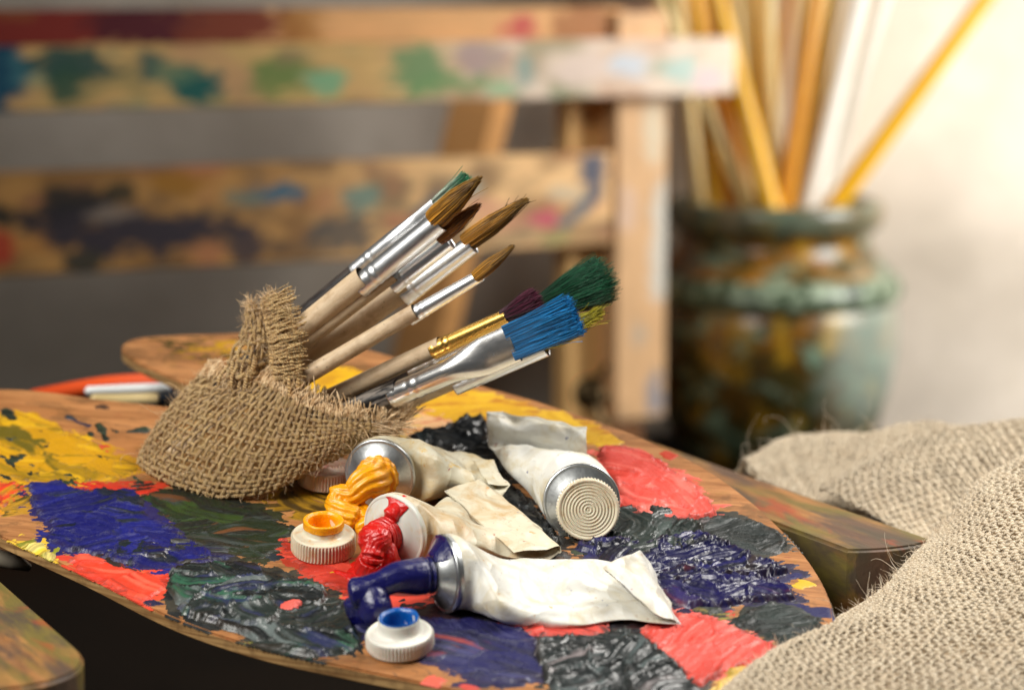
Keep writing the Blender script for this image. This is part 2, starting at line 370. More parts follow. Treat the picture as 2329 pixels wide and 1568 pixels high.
# upper ledge board
x1, zt = onface(1672, 86, 2.4); _, zb = onface(1672, 216, 2.4); x0 = onface(-200, 170, 2.4)[0]
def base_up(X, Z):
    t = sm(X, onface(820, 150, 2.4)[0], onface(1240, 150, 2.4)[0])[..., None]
    return lin((196, 160, 100))*(1-t)+lin((212, 192, 172))*t  # paler to the right: light falloff along the ledge put into the colour
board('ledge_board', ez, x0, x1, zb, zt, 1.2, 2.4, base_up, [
    (0, 165, 60, 90, (14, 78, 104), 1), (45, 160, 26, 34, (64, 122, 132), .8), (175, 145, 100, 34, (40, 84, 78), .95, -.1), (150, 190, 36, 40, (44, 86, 66), .9), (345, 150, 34, 26, (60, 96, 88), .9),
    (445, 196, 66, 34, (20, 96, 88), 1, -.2), (400, 170, 50, 24, (96, 130, 100), .8), (640, 175, 70, 40, (112, 140, 70), .9), (740, 190, 50, 26, (134, 186, 140), .95), (660, 130, 40, 18, (150, 130, 90), .7),
    (950, 160, 70, 60, (122, 156, 104), .95), (1010, 190, 90, 26, (118, 160, 100), .8), (1090, 130, 60, 30, (186, 160, 156), .85), (1140, 205, 40, 18, (160, 200, 150), .8), (1195, 165, 26, 44, (150, 172, 160), .9),
    (1430, 150, 60, 30, (214, 222, 230), .9), (1545, 160, 50, 36, (186, 214, 204), .85), (1610, 180, 40, 30, (232, 206, 208), .8), (1330, 160, 60, 40, (236, 214, 200), .7)], wash=(((150, 140, 90), .55), ((200, 150, 110), .58), ((130, 160, 130), .62)))
# red-stained back rail just behind it
x1r = onface(1500, 60, 0.6)[0]; zt2 = zr(1000, 18, 0.6); zb2 = zr(1000, 130, 0.6)
board('back_rail', ez, x0-2, x1r, zb2, zt2, -0.9, 0.6, lambda X, Z: lin((206, 156, 102))+0*X[..., None], [
    (60, 60, 260, 70, (134, 36, 24), 1), (360, 60, 150, 60, (84, 8, 26), 1), (540, 60, 130, 60, (128, 54, 26), 1), (690, 60, 50, 60, (176, 120, 50), .8), (1180, 65, 46, 26, (206, 96, 82), 1),
    (1330, 60, 80, 60, (168, 108, 58), .9), (1450, 55, 66, 80, (96, 44, 10), 1), (30, 30, 60, 14, (150, 84, 40), .7)])
# lower wide board
xl1, zlt = onface(1392, 345, 1.0); _, zlb = onface(1392, 556, 1.0)
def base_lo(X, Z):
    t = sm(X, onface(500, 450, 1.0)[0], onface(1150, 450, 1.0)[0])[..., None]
    return lin((166, 122, 66))*(1-t)+lin((224, 182, 128))*t  # darker left, lighter right: fall of light painted into the wood colour
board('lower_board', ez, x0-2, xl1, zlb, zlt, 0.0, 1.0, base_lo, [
    (180, 490, 120, 40, (44, 38, 44), 1), (330, 530, 220, 44, (54, 46, 54), 1), (560, 560, 40, 50, (64, 54, 60), .9), (150, 455, 60, 30, (36, 34, 34), .9), (270, 440, 40, 20, (40, 42, 30), .9),
    (270, 485, 60, 16, (140, 124, 110), .8), (410, 415, 70, 26, (164, 112, 30), .9), (630, 440, 60, 22, (56, 106, 130), .95), (560, 450, 50, 16, (120, 128, 110), .8), (820, 455, 60, 26, (120, 150, 136), .9),
    (770, 530, 80, 44, (90, 88, 84), .85), (0, 490, 40, 26, (24, 30, 28), .95), (190, 596, 44, 26, (52, 52, 44), .95), (0, 570, 36, 34, (176, 50, 30), .9), (80, 560, 50, 20, (186, 126, 60), .7),
    (990, 470, 60, 24, (70, 92, 110), .8, .5), (1060, 430, 40, 16, (180, 200, 190), .7), (1100, 470, 70, 20, (226, 160, 130), .7), (1150, 510, 80, 18, (220, 150, 120), .6), (1240, 498, 44, 20, (206, 92, 110), .95),
    (1350, 395, 36, 56, (98, 98, 110), 1), (1315, 480, 50, 18, (110, 118, 124), 1, .6), (1290, 440, 50, 20, (206, 196, 170), .7), (1260, 540, 40, 14, (160, 160, 100), .8), (700, 380, 80, 16, (120, 90, 60), .7), (930, 500, 60, 14, (200, 120, 90), .6)], wash=(((120, 84, 46), .5), ((90, 84, 70), .56), ((190, 120, 84), .58), ((70, 62, 60), .62)))
# uprights, mast and base
def plank(name, lo, hi, base, blobs=()):
    g = G(); nz = 60; zs = np.linspace(lo[2], hi[2], nz); b = .1
    pr = np.array([(lo[0], lo[1]), (hi[0], lo[1]), (hi[0], hi[1]-b), (hi[0]-b, hi[1])] + [(x, hi[1]) for x in np.linspace(hi[0]-2*b, lo[0]+2*b, 8)] + [(lo[0]+b, hi[1]), (lo[0], hi[1]-b)])
    P = np.concatenate([np.broadcast_to(pr[None], (nz, len(pr), 2)), np.broadcast_to(zs[:, None, None], (nz, len(pr), 1))], -1)
    X, N_, Z = P[..., 0], P[..., 1], P[..., 2]; C = lin(base)*(0.92+0.44*fbm(X*7, Z*0.8, N_*7, 5, 4)[..., None])
    for (cu, cv, su, sv, rgb, st) in blobs:
        cx, cz = onface(cu, cv, hi[1]); k = 150/FP; d = np.hypot((X-cx)/(su*k), (Z-cz)/(sv*k))+(fbm(X*2, Z*2, 0, int(cv), 3)-.5); m = (1-sm(d, .7, 1.1))[..., None]*st; C = C*(1-m)+lin(rgb)*m
    g.grid(efr(P), True, C=C)
    for q, c in ((P[0], C[0]), (P[-1], C[-1])):
        g.grid(efr(np.stack([q, np.broadcast_to(q.mean(0), q.shape)])), True, C=np.stack([c, c]))
    return g.build(name, MAT['painted_wood'], ez, smooth=False)
xa = onface(1402, 600, 1.2)[0]; xb = onface(1516, 600, 1.2)[0]; zlow = zr(1450, 950, 1.2)
plank('upright', (xa, -0.7, zlow), (xb, 1.15, 30), (214, 172, 126), [(1490, 300, 30, 70, (226, 214, 186), .8), (1500, 560, 26, 150, (214, 218, 210), .8), (1490, 900, 26, 60, (130, 140, 156), .8), (1425, 480, 24, 60, (226, 196, 176), .7), (1450, 760, 20, 30, (170, 170, 160), .6)])
xc = onface(1288, 600, -1)[0]; xd = onface(1396, 600, -1)[0]
plank('rear_upright', (xc, -2.6, 0), (xd, -0.9, 30), (250, 200, 130), [(1340, 260, 26, 30, (170, 110, 60), .8)])
xe = xa-42; plank('upright', (xe, -0.7, 0), (xe+1.9, 1.15, 30), (200, 160, 110))
plank('base_block', (xa-42.0, -3.4, 0.0), (xb+0.6, -2.7, 3.8), (120, 80, 46)); plank('base_block', (xa-40.0, -0.6, 0), (xa-.3, 0.7, 2.6), (130, 86, 50))
g = G(); a0 = at(1118, 150, 160); a1 = at(925, 960, 158)                       # sloping strut of the back support
wv = np.array([2.1, 0, 0]); dv = np.array([1.3, 1.7, 0]); ss = np.linspace(0, 1, 40)[:, None]
ring = np.stack([a0+(a1-a0)*ss-wv, a0+(a1-a0)*ss+wv*.35, a0+(a1-a0)*ss+wv*.35+dv, a0+(a1-a0)*ss-wv+dv], 1)
n_ = fbm(ring[..., 0]*6, ring[..., 2]*.7, 0, 9, 4)[..., None]; g.grid(ring, True, C=lin((206, 152, 92))*(.75+.5*n_)); g.build('strut', MAT['painted_wood'], ez, smooth=False)
# clamp bolt with wing nut at the foot of the upright
bz = M('dark_bronze'); bz = bz.out(lin((84, 68, 44)), 0.35, None, 0.85); bc = at(1345, 896, 143.5)
g = G(); lathe(g, [(0, 0), (1.0, 0), (1.06, .16), (1.0, .32), (.55, .4), (.55, 1.8), (0, 1.86)], bc+BN*-0.6, BN, 28); bolt = g.build('bolt', bz, ez)
g = G()
for sgn in (-1, 1):
    p = np.array([bc+BN*(.3)+UZ*sgn*.4+BD*0, bc+BN*.8+UZ*sgn*1.2+BD*.15, bc+BN*1.2+UZ*sgn*1.85+BD*.35]); tubes(g, cr(p, 8)[None], np.linspace(.48, .32, 8)[None], 10, flat=.5)
g.build('wing_nut', bz, bolt)
# the two feet running out towards the viewer
def foot_wood():
    m = M('stained_foot_wood'); o = m.obj(); grain = m.noise(m.obj(500, 60, 300, -26), .8, 4, .6); n = m.noise(m.obj(100, 22, 60, -26), .6, 5, .6, .6); n2 = m.noise(m.obj(100, 18, 60, -26), .7, 5, .62, .5); n3 = m.noise(m.obj(100, 40, 60, -26), .5, 4, .6, .4)
    c = m.mix(m.ramp(grain, [(.3, 0), (.7, 1)]), lin((128, 82, 42)), lin((178, 126, 72)))
    c = m.mix(m.math('MULTIPLY', m.ramp(n, [(.42, 0), (.55, 1)]), .8), c, lin((92, 92, 40)))
    c = m.mix(m.math('MULTIPLY', m.ramp(n2, [(.47, 0), (.58, 1)]), .8), c, lin((70, 58, 54)))
    c = m.mix(m.math('MULTIPLY', m.ramp(n3, [(.6, 0), (.67, 1)]), .7), c, lin((160, 66, 36)))
    return m.out(c, .55, m.bump(grain, .6, .0005))
MAT['foot'] = foot_wood()
def foot(c_l, c_r, ln, zt, seed, rnd, fil=0.0):
    """foot whose front end spans c_l..c_r (plan points), running back along -BN; a thin rounded front"""
    c_l, c_r = np.asarray(c_l), np.asarray(c_r); wv = c_r-c_l; back = -BN[:2]
    k = 14; t = np.linspace(0, 1, k); bow = np.sin(t*math.pi)**.7*rnd
    front = c_l[None]+wv[None]*t[:, None]-back[None]*bow[:, None]
    if fil:
        f0 = front[t <= .62]; A = f0[-1]; B_ = c_r+back*fil; tt_ = np.linspace(0, 1, 10)[1:, None]; front = np.concatenate([f0, A*(1-tt_)**2+2*(c_r-back*.25)*tt_*(1-tt_)+B_*tt_**2])
    out = np.concatenate([front, [c_r+back*(1.0+fil), c_r+back*ln], [c_l+back*ln, c_l+back*1.0]])
    me = bpy.data.meshes.new('foot'); bm = bmesh.new()
    vs = [bm.verts.new((p[0]*S, p[1]*S, zt*S)) for p in out]; f = bm.faces.new(vs)
    r = bmesh.ops.extrude_face_region(bm, geom=[f]); nv = [e for e in r['geom'] if isinstance(e, bmesh.types.BMVert)]
    for v in nv: v.co.z = (ZT+0.05)*S
    bm.normal_update(); bmesh.ops.recalc_face_normals(bm, faces=bm.faces)
    ed = [e for e in bm.edges if all(v.co.z > zt*S*.99 for v in e.verts)]
    bmesh.ops.bevel(bm, geom=ed, offset=.09*S, segments=3, affect='EDGES'); bm.to_mesh(me); bm.free()
    return link('foot', me, MAT['foot'], ez)
ZF = 7.2
def onz(u, v, z):
    d = ray(u, v); t = (z-CAM_Z)/d[2]; return (np.array([0, 0, CAM_Z])+d*t)[:2]
foot(onz(1925, 1248, ZF), onz(2122, 1226, ZF), 17, ZF, 1, .35)
cl = onz(238, 1524, 6.9); foot(cl-np.array([4.6, 2.0]), cl, 40, 6.9, 2, .5, 2.4)

# ================================================================== glazed jar with brush handles standing in it
JY = 160.0; JC = at(1752, 1046, JY); JC[2] = ZT
def jz(v): return at(1762, v, JY)[2]-ZT
k = JY/FP
prof = np.array([(0, 0), (150*k, 0), (186*k, .1), (205*k, .5), (240*k, jz(960)), (268*k, jz(880)), (284*k, jz(790)), (284*k, jz(720)), (276*k, jz(684)), (270*k, jz(676)), (285*k, jz(664)), (288*k, jz(648)), (282*k, jz(628)), (262*k, jz(606)), (232*k, jz(575)), (218*k, jz(548)), (220*k, jz(526)), (236*k, jz(514)), (246*k, jz(500)), (248*k, jz(474)), (242*k, jz(458)), (232*k, jz(452)), (218*k, jz(456)), (208*k, jz(480)), (205*k, jz(540)), (240*k, jz(640)), (240*k, jz(900)), (0, jz(960))])
jar = thing('clay_jar', 'amber clay jar daubed with green and white paint holding brush handles', 'jar', JC)
def jar_mat():
    m = M('daubed_clay_glaze'); o = m.obj(); n = m.noise(o, .5, 4, .6, .4); n2 = m.noise(o, .34, 4, .6, .5); n3 = m.noise(m.obj(100, 100, 170), .38, 5, .6, .6); n4 = m.noise(o, .55, 4, .6, .2)
    c = m.mix(m.ramp(n, [(.35, 0), (.65, 1)]), lin((104, 68, 14)), lin((166, 110, 32)))
    sx = m.n('ShaderNodeSeparateXYZ'); m.l(o, sx.inputs[0])
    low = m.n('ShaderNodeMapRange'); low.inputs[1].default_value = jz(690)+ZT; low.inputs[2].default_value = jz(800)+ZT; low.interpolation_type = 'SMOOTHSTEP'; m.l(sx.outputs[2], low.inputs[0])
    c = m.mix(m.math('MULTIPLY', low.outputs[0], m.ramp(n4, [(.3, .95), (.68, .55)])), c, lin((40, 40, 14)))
    c = m.mix(m.math('MULTIPLY', m.ramp(n2, [(.44, 0), (.56, 1)]), .85), c, lin((40, 54, 30)))
    c = m.mix(m.math('MULTIPLY', m.ramp(n3, [(.54, 0), (.62, 1)]), .9), c, lin((120, 146, 124)))
    n6 = m.noise(m.obj(100, 100, 60), .62, 4, .6, .5); c = m.mix(m.math('MULTIPLY', m.ramp(n6, [(.54, 0), (.64, 1)]), .8), c, lin((176, 136, 34)))
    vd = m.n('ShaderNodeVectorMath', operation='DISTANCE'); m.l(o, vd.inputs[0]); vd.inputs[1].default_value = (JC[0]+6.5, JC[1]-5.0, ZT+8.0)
    dn = m.math('ADD', vd.outputs['Value'], m.math('MULTIPLY', n3, 5.0)); c = m.mix(m.math('MULTIPLY', m.ramp(m.math('DIVIDE', dn, 10.0), [(.6, 1), (.84, 0)]), .6), c, lin((160, 176, 164)))  # pale patch on the right: white paint plus window reflection put into colour
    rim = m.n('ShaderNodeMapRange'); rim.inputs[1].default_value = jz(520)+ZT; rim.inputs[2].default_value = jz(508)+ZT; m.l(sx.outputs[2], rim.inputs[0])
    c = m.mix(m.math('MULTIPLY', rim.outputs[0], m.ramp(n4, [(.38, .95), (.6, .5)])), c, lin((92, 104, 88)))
    return m.out(c, .3, m.bump(n3, .25, .001), Coat_Weight=.2)
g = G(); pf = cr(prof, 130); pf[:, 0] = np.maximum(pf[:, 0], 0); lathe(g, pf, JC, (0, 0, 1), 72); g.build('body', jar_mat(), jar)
gr_ = M('daubed_white_glaze'); o_ = gr_.obj(); q_ = gr_.noise(o_, .6, 4, .6, .4)
gr_ = gr_.out(gr_.mix(gr_.ramp(q_, [(.42, 0), (.55, 1)]), lin((150, 166, 140)), lin((58, 74, 50))), .35)
g = G(); bp = [(277*k, jz(676)), (290*k, jz(668)), (293*k, jz(650)), (286*k, jz(630)), (270*k, jz(612))]; lathe(g, cr(bp, 14), JC, (0, 0, 1), 72); g.build('belt', gr_, jar)
def stick_mat(name, a, b): return wood_uv(name, lin(a), lin(b), 6, .35)
SM = {'gold': stick_mat('varnished_gold_handle', (226, 160, 8), (246, 196, 34)), 'amber': stick_mat('amber_handle', (188, 116, 6), (226, 160, 24)), 'pale': stick_mat('pale_wood_handle', (240, 212, 132), (250, 232, 176)), 'white': stick_mat('white_painted_handle', (228, 226, 214), (246, 244, 236))}
sticks = [  # top (u,v), where it passes the rim (u,v), depth of rim point, radius, kind, label
    ((1615, -60), (1752, 470), 108.0, .42, 'gold', 'thick golden handle leaning left in the jar, in front'),
    ((1862, -60), (1782, 470), 109.0, .38, 'amber', 'amber handle standing nearly upright at the middle of the jar'),
    ((2282, -60), (1902, 462), 109.5, .40, 'gold', 'lone golden handle leaning far right out of the jar'),
    ((1478, -60), (1702, 470), 108.6, .27, 'pale', 'thin pale handle leaning far left across the amber ones'),
    ((1545, -60), (1640, 470), 111.5, .44, 'amber', 'leftmost amber handle behind the end of the ledge board'),
    ((1590, -60), (1664, 470), 112.6, .42, 'amber', 'amber handle just right of the leftmost one in the jar'),
    ((1632, -60), (1690, 470), 110.8, .34, 'amber', 'amber handle tucked behind the thick golden handle'),
    ((1800, -60), (1730, 470), 112.5, .30, 'amber', 'thin amber handle behind the middle of the jar'),
    ((1912, -60), (1812, 470), 111.0, .34, 'pale', 'pale wooden handle right of the upright amber handle'),
    ((1968, -60), (1838, 470), 110.0, .46, 'white', 'thick white handle leaning right in the jar'),
    ((2024, -60), (1862, 470), 112.0, .40, 'white', 'white handle furthest right but for the lone golden one'),
    ((1700, -60), (1716, 470), 113.0, .36, 'pale', 'pale handle at the back, right of the thick golden one'),
    ((1575, -60), (1628, 470), 109.4, .34, 'gold', 'golden handle crossing just behind the thin pale one'),
    ((1535, -60), (1590, 470), 110.6, .30, 'pale', 'pale handle at the left rim of the jar beside the easel post'),
    ((1612, -60), (1676, 470), 113.6, .36, 'gold', 'golden handle hidden furthest back on the left'),
    ((1742, -60), (1762, 470), 111.8, .36, 'pale', 'pale handle standing straight between two amber ones'),
    ((1886, -60), (1826, 470), 113.4, .34, 'pale', 'pale handle furthest back right of the middle'),
    ((1668, -60), (1700, 470), 112.0, .34, 'pale', 'cream handle just right of the thick golden handle, slightly behind'),
    ((1718, -60), (1744, 470), 114.0, .34, 'gold', 'golden handle far back between the pale ones'),
    ((1834, -60), (1798, 470), 113.8, .36, 'pale', 'cream handle right behind the upright amber handle'),
    ((1560, -60), (1650, 470), 114.2, .34, 'pale', 'cream handle far back among the amber ones on the left'),
    ((1520, -60), (1610, 470), 113.0, .36, 'gold', 'golden handle at the far left back of the jar'),
]
for (tu, tv), (ru, rv), y, r, kd, lab in sticks:
    y = JY+(y-110)*1.4; r *= 1.7
    a = at(ru, rv, y); b = at(tu, tv, y+1.5); d = b-a; low = a-d*(min(1.0, (a[2]-ZT-1.5)/max(d[2], 1e-3))*.62); top = b+d*.35
    # keep the lower end inside the jar
    off = low[:2]-JC[:2]; L = np.linalg.norm(off)
    if L > 5.2: low[:2] = JC[:2]+off*5.2/L
    low = a+(low-a); t = np.linspace(0, 1, 26)[:, None]
    p = np.where(t < .35, low+(a-low)*(t/.35), a+(top-a)*((t-.35)/.65))
    rr = r*(1.0-.35*np.clip((t[:, 0]-.35)/.65, 0, 1)); rr[0] = .02; rr[-1] = .02
    g = G(); tubes(g, p[None], rr[None], 14, ulen=20); tag(g.build('brush_handle', SM[kd]), lab, 'brush handle', 'brush handles standing in the jar')

# ================================================================== palette
outl = [(-260, 1010), (-120, 900), (0, 884), (110, 890), (200, 903), (300, 914), (390, 924), (455, 925), (478, 905), (440, 880), (370, 850), (310, 822), (278, 798), (284, 778), (330, 766), (430, 760), (540, 757), (640, 760), (740, 772), (860, 800), (960, 832), (1080, 872), (1200, 905), (1300, 937), (1400, 970), (1500, 1012), (1600, 1062), (1700, 1132), (1780, 1205), (1840, 1275), (1880, 1345), (1897, 1410), (1885, 1480), (1830, 1560), (1730, 1640), (1560, 1690), (1350, 1680), (1150, 1610), (1000, 1561), (800, 1518), (600, 1474), (400, 1408), (200, 1310), (80, 1255), (0, 1218), (-120, 1150), (-240, 1080)]
OP = cr(np.array([pq(*p) for p in outl]), 420, True)
def pw(p, q, h=0.0): return PAL0+np.asarray(p)[..., None]*PX+np.asarray(q)[..., None]*PY+np.asarray(h)[..., None]*PN
palette = thing('artist_palette', 'oval wooden artist palette crusted with oil paint under the tubes', 'palette', pal(1000, 1250))
me = bpy.data.meshes.new('board'); bm = bmesh.new()
vs = [bm.verts.new(p*S) for p in pw(OP[:, 0], OP[:, 1], np.zeros(len(OP)))]
f = bm.faces.new(vs); bm.normal_update()
if f.normal.dot(Vector(PN)) < 0: f.normal_flip()
r = bmesh.ops.extrude_face_region(bm, geom=[f]); nv = [e for e in r['geom'] if isinstance(e, bmesh.types.BMVert)]
for v in nv: v.co -= Vector(PN)*0.36*S
bmesh.ops.recalc_face_normals(bm, faces=bm.faces)
for fc in bm.faces: fc.material_index = 0 if abs(fc.normal.dot(Vector(PN))) > .9 else 1
ed = [e for e in bm.edges if len(e.link_faces) == 2 and {x.material_index for x in e.link_faces} == {0, 1}]
bmesh.ops.bevel(bm, geom=ed, offset=.05*S, segments=2, affect='EDGES')
bmesh.ops.triangulate(bm, faces=[f_ for f_ in bm.faces if len(f_.verts) > 8])
bm.to_mesh(me); bm.free(); pb = link('board', me, MAT['palette'], palette); me.materials.append(MAT['ply'])

# ------------------------------------------------------------------ paint on it: each dab a relief of its own
def poly_sd(px, py, poly):
    d = np.full(px.shape, 1e9); ins = np.zeros(px.shape, bool); n = len(poly)
    for i in range(n):
        ax, ay = poly[i]; bx, by = poly[(i+1) % n]; ex, ey = bx-ax, by-ay; wx, wy = px-ax, py-ay
        t = np.clip((wx*ex+wy*ey)/(ex*ex+ey*ey+1e-12), 0, 1); d = np.minimum(d, (wx-ex*t)**2+(wy-ey*t)**2)
        c = ((ay > py) != (by > py)) & (px < (bx-ax)*(py-ay)/((by-ay) if by != ay else 1e-9)+ax); ins ^= c
    d = np.sqrt(d); return np.where(ins, d, -d)
_dn = [0]
def dab(poly, cols, thick=.1, ang=0, mat='oil', rag=.18, step=.042, swirl=.5, film=False, ridge=.5, holes=0.0, mixw=.68, name='paint_dab', lift=0.0, halo=True, grow=0.0):
    """poly in picture units -> palette plane; cols: base colour then streak colours [(rgb, amount)].
    The dab is laid down as several knife strokes, each with its own direction and height."""
    _dn[0] += 1; sd_ = _dn[0]*31; P = cr(np.array([pq(*p) for p in poly]), max(40, 8*len(poly)), True)
    if halo and not film and name == 'paint_dab' and lift == 0:
        keep = _dn[0]; dab(poly, [tuple(np.asarray(cols[0])*.8+np.array([26, 16, 8]))]+[(c_, m_) for c_, m_ in cols[1:2]], .012, ang, 'film', .32, .055, swirl, True, holes=.43, name='paint_stain', grow=.22)
    lo, hi = P.min(0)-rag*1.6-.1-grow, P.max(0)+rag*1.6+.1+grow
    nx, ny = [max(6, int(math.ceil(c/step))+1) for c in (hi-lo)]
    X, Y = np.meshgrid(np.linspace(lo[0], hi[0], nx), np.linspace(lo[1], hi[1], ny), indexing='ij')
    rg = np.random.default_rng(sd_); size = hi-lo; K = int(np.clip(size[0]*size[1]*.85, 3, 26))
    sx, sy = lo[0]+size[0]*rg.random(K), lo[1]+size[1]*rg.random(K); sa = R(ang)+rg.normal(0, .2+swirl*.45, K); sh_ = rg.normal(0, .3, K); cu = rg.normal(0, .12+.18*swirl, K)
    WX, WY = X+(fbm(X*1.1, Y*1.1, 0, sd_+3, 3)-.5)*.9, Y+(fbm(X*1.1, Y*1.1, 0, sd_+4, 3)-.5)*.9
    f1 = np.full(X.shape, 1e9); f2 = f1.copy(); idx = np.zeros(X.shape, int)
    for k_ in range(K):
        c_, s_ = math.cos(sa[k_]), math.sin(sa[k_]); dx, dy = WX-sx[k_], WY-sy[k_]
        dd = np.hypot((dx*c_+dy*s_)*.55, (-dx*s_+dy*c_)*1.25)                  # cells stretched along their stroke
        nb = dd < f1; f2 = np.where(nb, f1, np.minimum(f2, dd)); idx = np.where(nb, k_, idx); f1 = np.minimum(f1, dd)
    A_ = sa[idx]; dx, dy = X-sx[idx], Y-sy[idx]
    al = dx*np.cos(A_)+dy*np.sin(A_); ac = -dx*np.sin(A_)+dy*np.cos(A_)+cu[idx]*al**2+(fbm(X*.8, Y*.8, 0, sd_+8, 2)-.5)*swirl*.7
    zz = idx*3.7
    st = fbm(al*.4, ac*6, zz, sd_+1, 4, .65); st2 = fbm(al*.55, ac*17, zz, sd_+2, 2); st3 = fbm(al*.8, ac*34, zz, sd_+7, 1)
    lump = fbm(X*1.8, Y*1.8, 0, sd_+5, 4)
    edge = np.exp(-((f2-f1)/.06)**2)
    d = poly_sd(X, Y, P)+grow+(st-.5)*rag*2.4+(st2-.5)*rag*1.1+(fbm(X*2.2, Y*2.2, 0, sd_+6, 4)-.5)*rag*2.2
    if holes: d = np.minimum(d, (st*.45+st2*.2+fbm(X*2.5, Y*2.5, 0, sd_+9, 4)*.35-holes)*1.0)
    d = np.minimum(d, poly_sd(X, Y, OP[::3])-.06)
    e = min(.12, .5*thick+.03) if not film else .03
    body = np.where(d > 0, 1-np.exp(-np.maximum(d, 0)/e), d/e)
    rim = np.exp(-((d-.09)/.07)**2)*ridge*(lump > .45)
    relief = .6+sh_[idx]*.5+.45*(lump-.5)*2+.3*(st-.5)*2+.22*(st2-.5)*2+.12*(st3-.5)*2+rim+edge*ridge*.45*lump*2
    if film: relief = .6+.4*st
    H = np.where(d > 0, body*np.maximum(relief, .1)*thick, np.maximum(body, -2)*.02)+lift*(d > -.02)
    V = pw(X, Y, H+(.004 if not film else .0025+.0004*(_dn[0] % 5)))
    dk = lambda c_: .62+.3*sm(np.max(c_), 100, 200)
    C = np.broadcast_to(lin(np.clip(cols[0], 0, 255))*dk(cols[0]), X.shape+(3,)).copy(); C = C*(.82+.2*st[..., None]+.18*rg.random(K)[idx][..., None])
    for i, (rgb, amt) in enumerate(cols[1:]):
        f = fbm(al*.3+i*7, ac*4.5+i*3, zz, sd_+20+i*5, 4, .6)*mixw+fbm(X*1.1+i*5, Y*1.1, 0, sd_+22+i, 4)*(1-mixw)+.06*rg.normal(0, 1, K)[idx]
        th = np.quantile(f, 1-min(.98, amt)); m = sm(f, th-.05, th+.06)[..., None]; C = C*(1-m)+lin(rgb)*dk(rgb)*m
    if not film and lift == 0:                                  # pigments dragged into one another at the border
        mm = (sm(.34-d+(st-.5)*.5, 0, .3)*sm(st2, .42, .62)*.75)[..., None]; C = C*(1-mm)+(C*.35+lin((62, 42, 26))*.4)*mm
    ok = (d > -.05); q = ok[:-1, :-1] | ok[1:, :-1] | ok[:-1, 1:] | ok[1:, 1:]
    i, j = np.nonzero(q)
    if len(i) == 0: return None
    F = np.stack([i*ny+j, (i+1)*ny+j, (i+1)*ny+j+1, i*ny+j+1], 1)
    used = np.unique(F); mp = np.full(nx*ny, -1); mp[used] = np.arange(len(used))
    UVv = np.stack([al, ac*.2], -1).reshape(-1, 2)
    g = G(); g.add(V.reshape(-1, 3)[used], mp[F], UVv[F], C.reshape(-1, 3)[used])
    return g.build(name, MAT[mat], palette)
K4 = lambda pts: [(x*.594, y*.594+636.6) for x, y in pts]      # from one enlargement
K2 = lambda pts: [(x*.2494, y*.2494+745.7) for x, y in pts]
K6 = lambda pts: [(1182.2+x*.3319, 1136.7+y*.3319) for x, y in pts]
YEL, BLU, DGR, RED, COR, NVY, BLK = (198, 144, 6), (22, 24, 112), (34, 50, 26), (206, 50, 30), (222, 82, 70), (20, 20, 74), (24, 28, 30)
GRY = (48, 56, 56)
# thin stains first (films), then the thick dabs
dab([(640, 1090), (700, 1085), (790, 1110), (770, 1150), (740, 1190), (660, 1180), (610, 1140)], [(150, 112, 26), ((176, 130, 20), .4), ((90, 66, 20), .25)], .02, -20, 'film', .25, film=True, holes=.4)
dab([(930, 880), (1060, 885), (1200, 915), (1330, 955), (1420, 1010), (1330, 1010), (1200, 970), (1060, 960), (950, 950), (880, 930)], [(206, 156, 26), ((224, 178, 40), .4), ((186, 120, 30), .2)], .03, -8, 'film', .2, step=.07, film=True, holes=.33)
dab([(880, 965), (960, 930), (1010, 950), (1000, 985), (930, 1000)], [(230, 182, 130), ((222, 120, 80), .25), ((230, 190, 90), .3)], .05, -10, 'oil', .15, step=.07)
dab([(640, 845), (720, 830), (800, 838), (850, 870), (800, 905), (700, 905), (640, 885)], [(222, 170, 16), ((196, 140, 20), .3)], .04, 0, 'film', .2, step=.07, film=True, holes=.25)
dab([(330, 775), (450, 768), (560, 775), (600, 800), (520, 812), (430, 805), (370, 795)], [(180, 134, 20), ((96, 74, 26), .4)], .02, -5, 'film', .3, step=.08, film=True, holes=.5)
dab([(380, 792), (470, 790), (500, 815), (440, 826)], [(60, 50, 26), ((170, 130, 20), .4)], .02, -5, 'film', .3, step=.08, film=True, holes=.52)
dab(K2([(0, 820), (60, 790), (220, 800), (420, 850), (520, 900), (640, 970), (830, 1020), (960, 1110), (1100, 1170), (1260, 1260), (1180, 1320), (1010, 1390), (830, 1400), (640, 1420), (440, 1430), (250, 1390), (100, 1370), (-60, 1330), (-260, 1200), (-200, 950)]),
    [YEL, ((214, 164, 16), .3), ((164, 126, 8), .3), ((120, 104, 16), .1)], .05, -35, 'oil', .1, step=.05, swirl=.35, ridge=.3)
sp = lambda pts, c=(34, 40, 26), t=.035, a=-30, r_=.06, h=0.0: dab(K2(pts), [c, ((60, 72, 50), .35)], t, a, 'oil', r_, step=.03, holes=h, swirl=.2, lift=.012, name='paint_speck')
sp([(10, 770), (50, 740), (110, 770), (160, 830), (150, 850), (80, 850), (20, 800)]); sp([(140, 850), (200, 880), (300, 920), (380, 935), (360, 945), (250, 920), (160, 880)])
sp([(600, 805), (640, 800), (720, 850), (800, 885), (810, 900), (700, 860), (620, 825)], (30, 34, 70)); sp([(860, 880), (900, 860), (960, 880), (980, 960), (990, 1010), (960, 1035), (930, 1000), (890, 940)], r_=.1)
sp([(1010, 920), (1080, 940), (1060, 950)]); sp([(1160, 945), (1240, 915), (1330, 900), (1370, 930), (1340, 955), (1240, 950)], (52, 60, 50)); sp([(815, 950), (840, 965), (830, 990), (810, 980)])
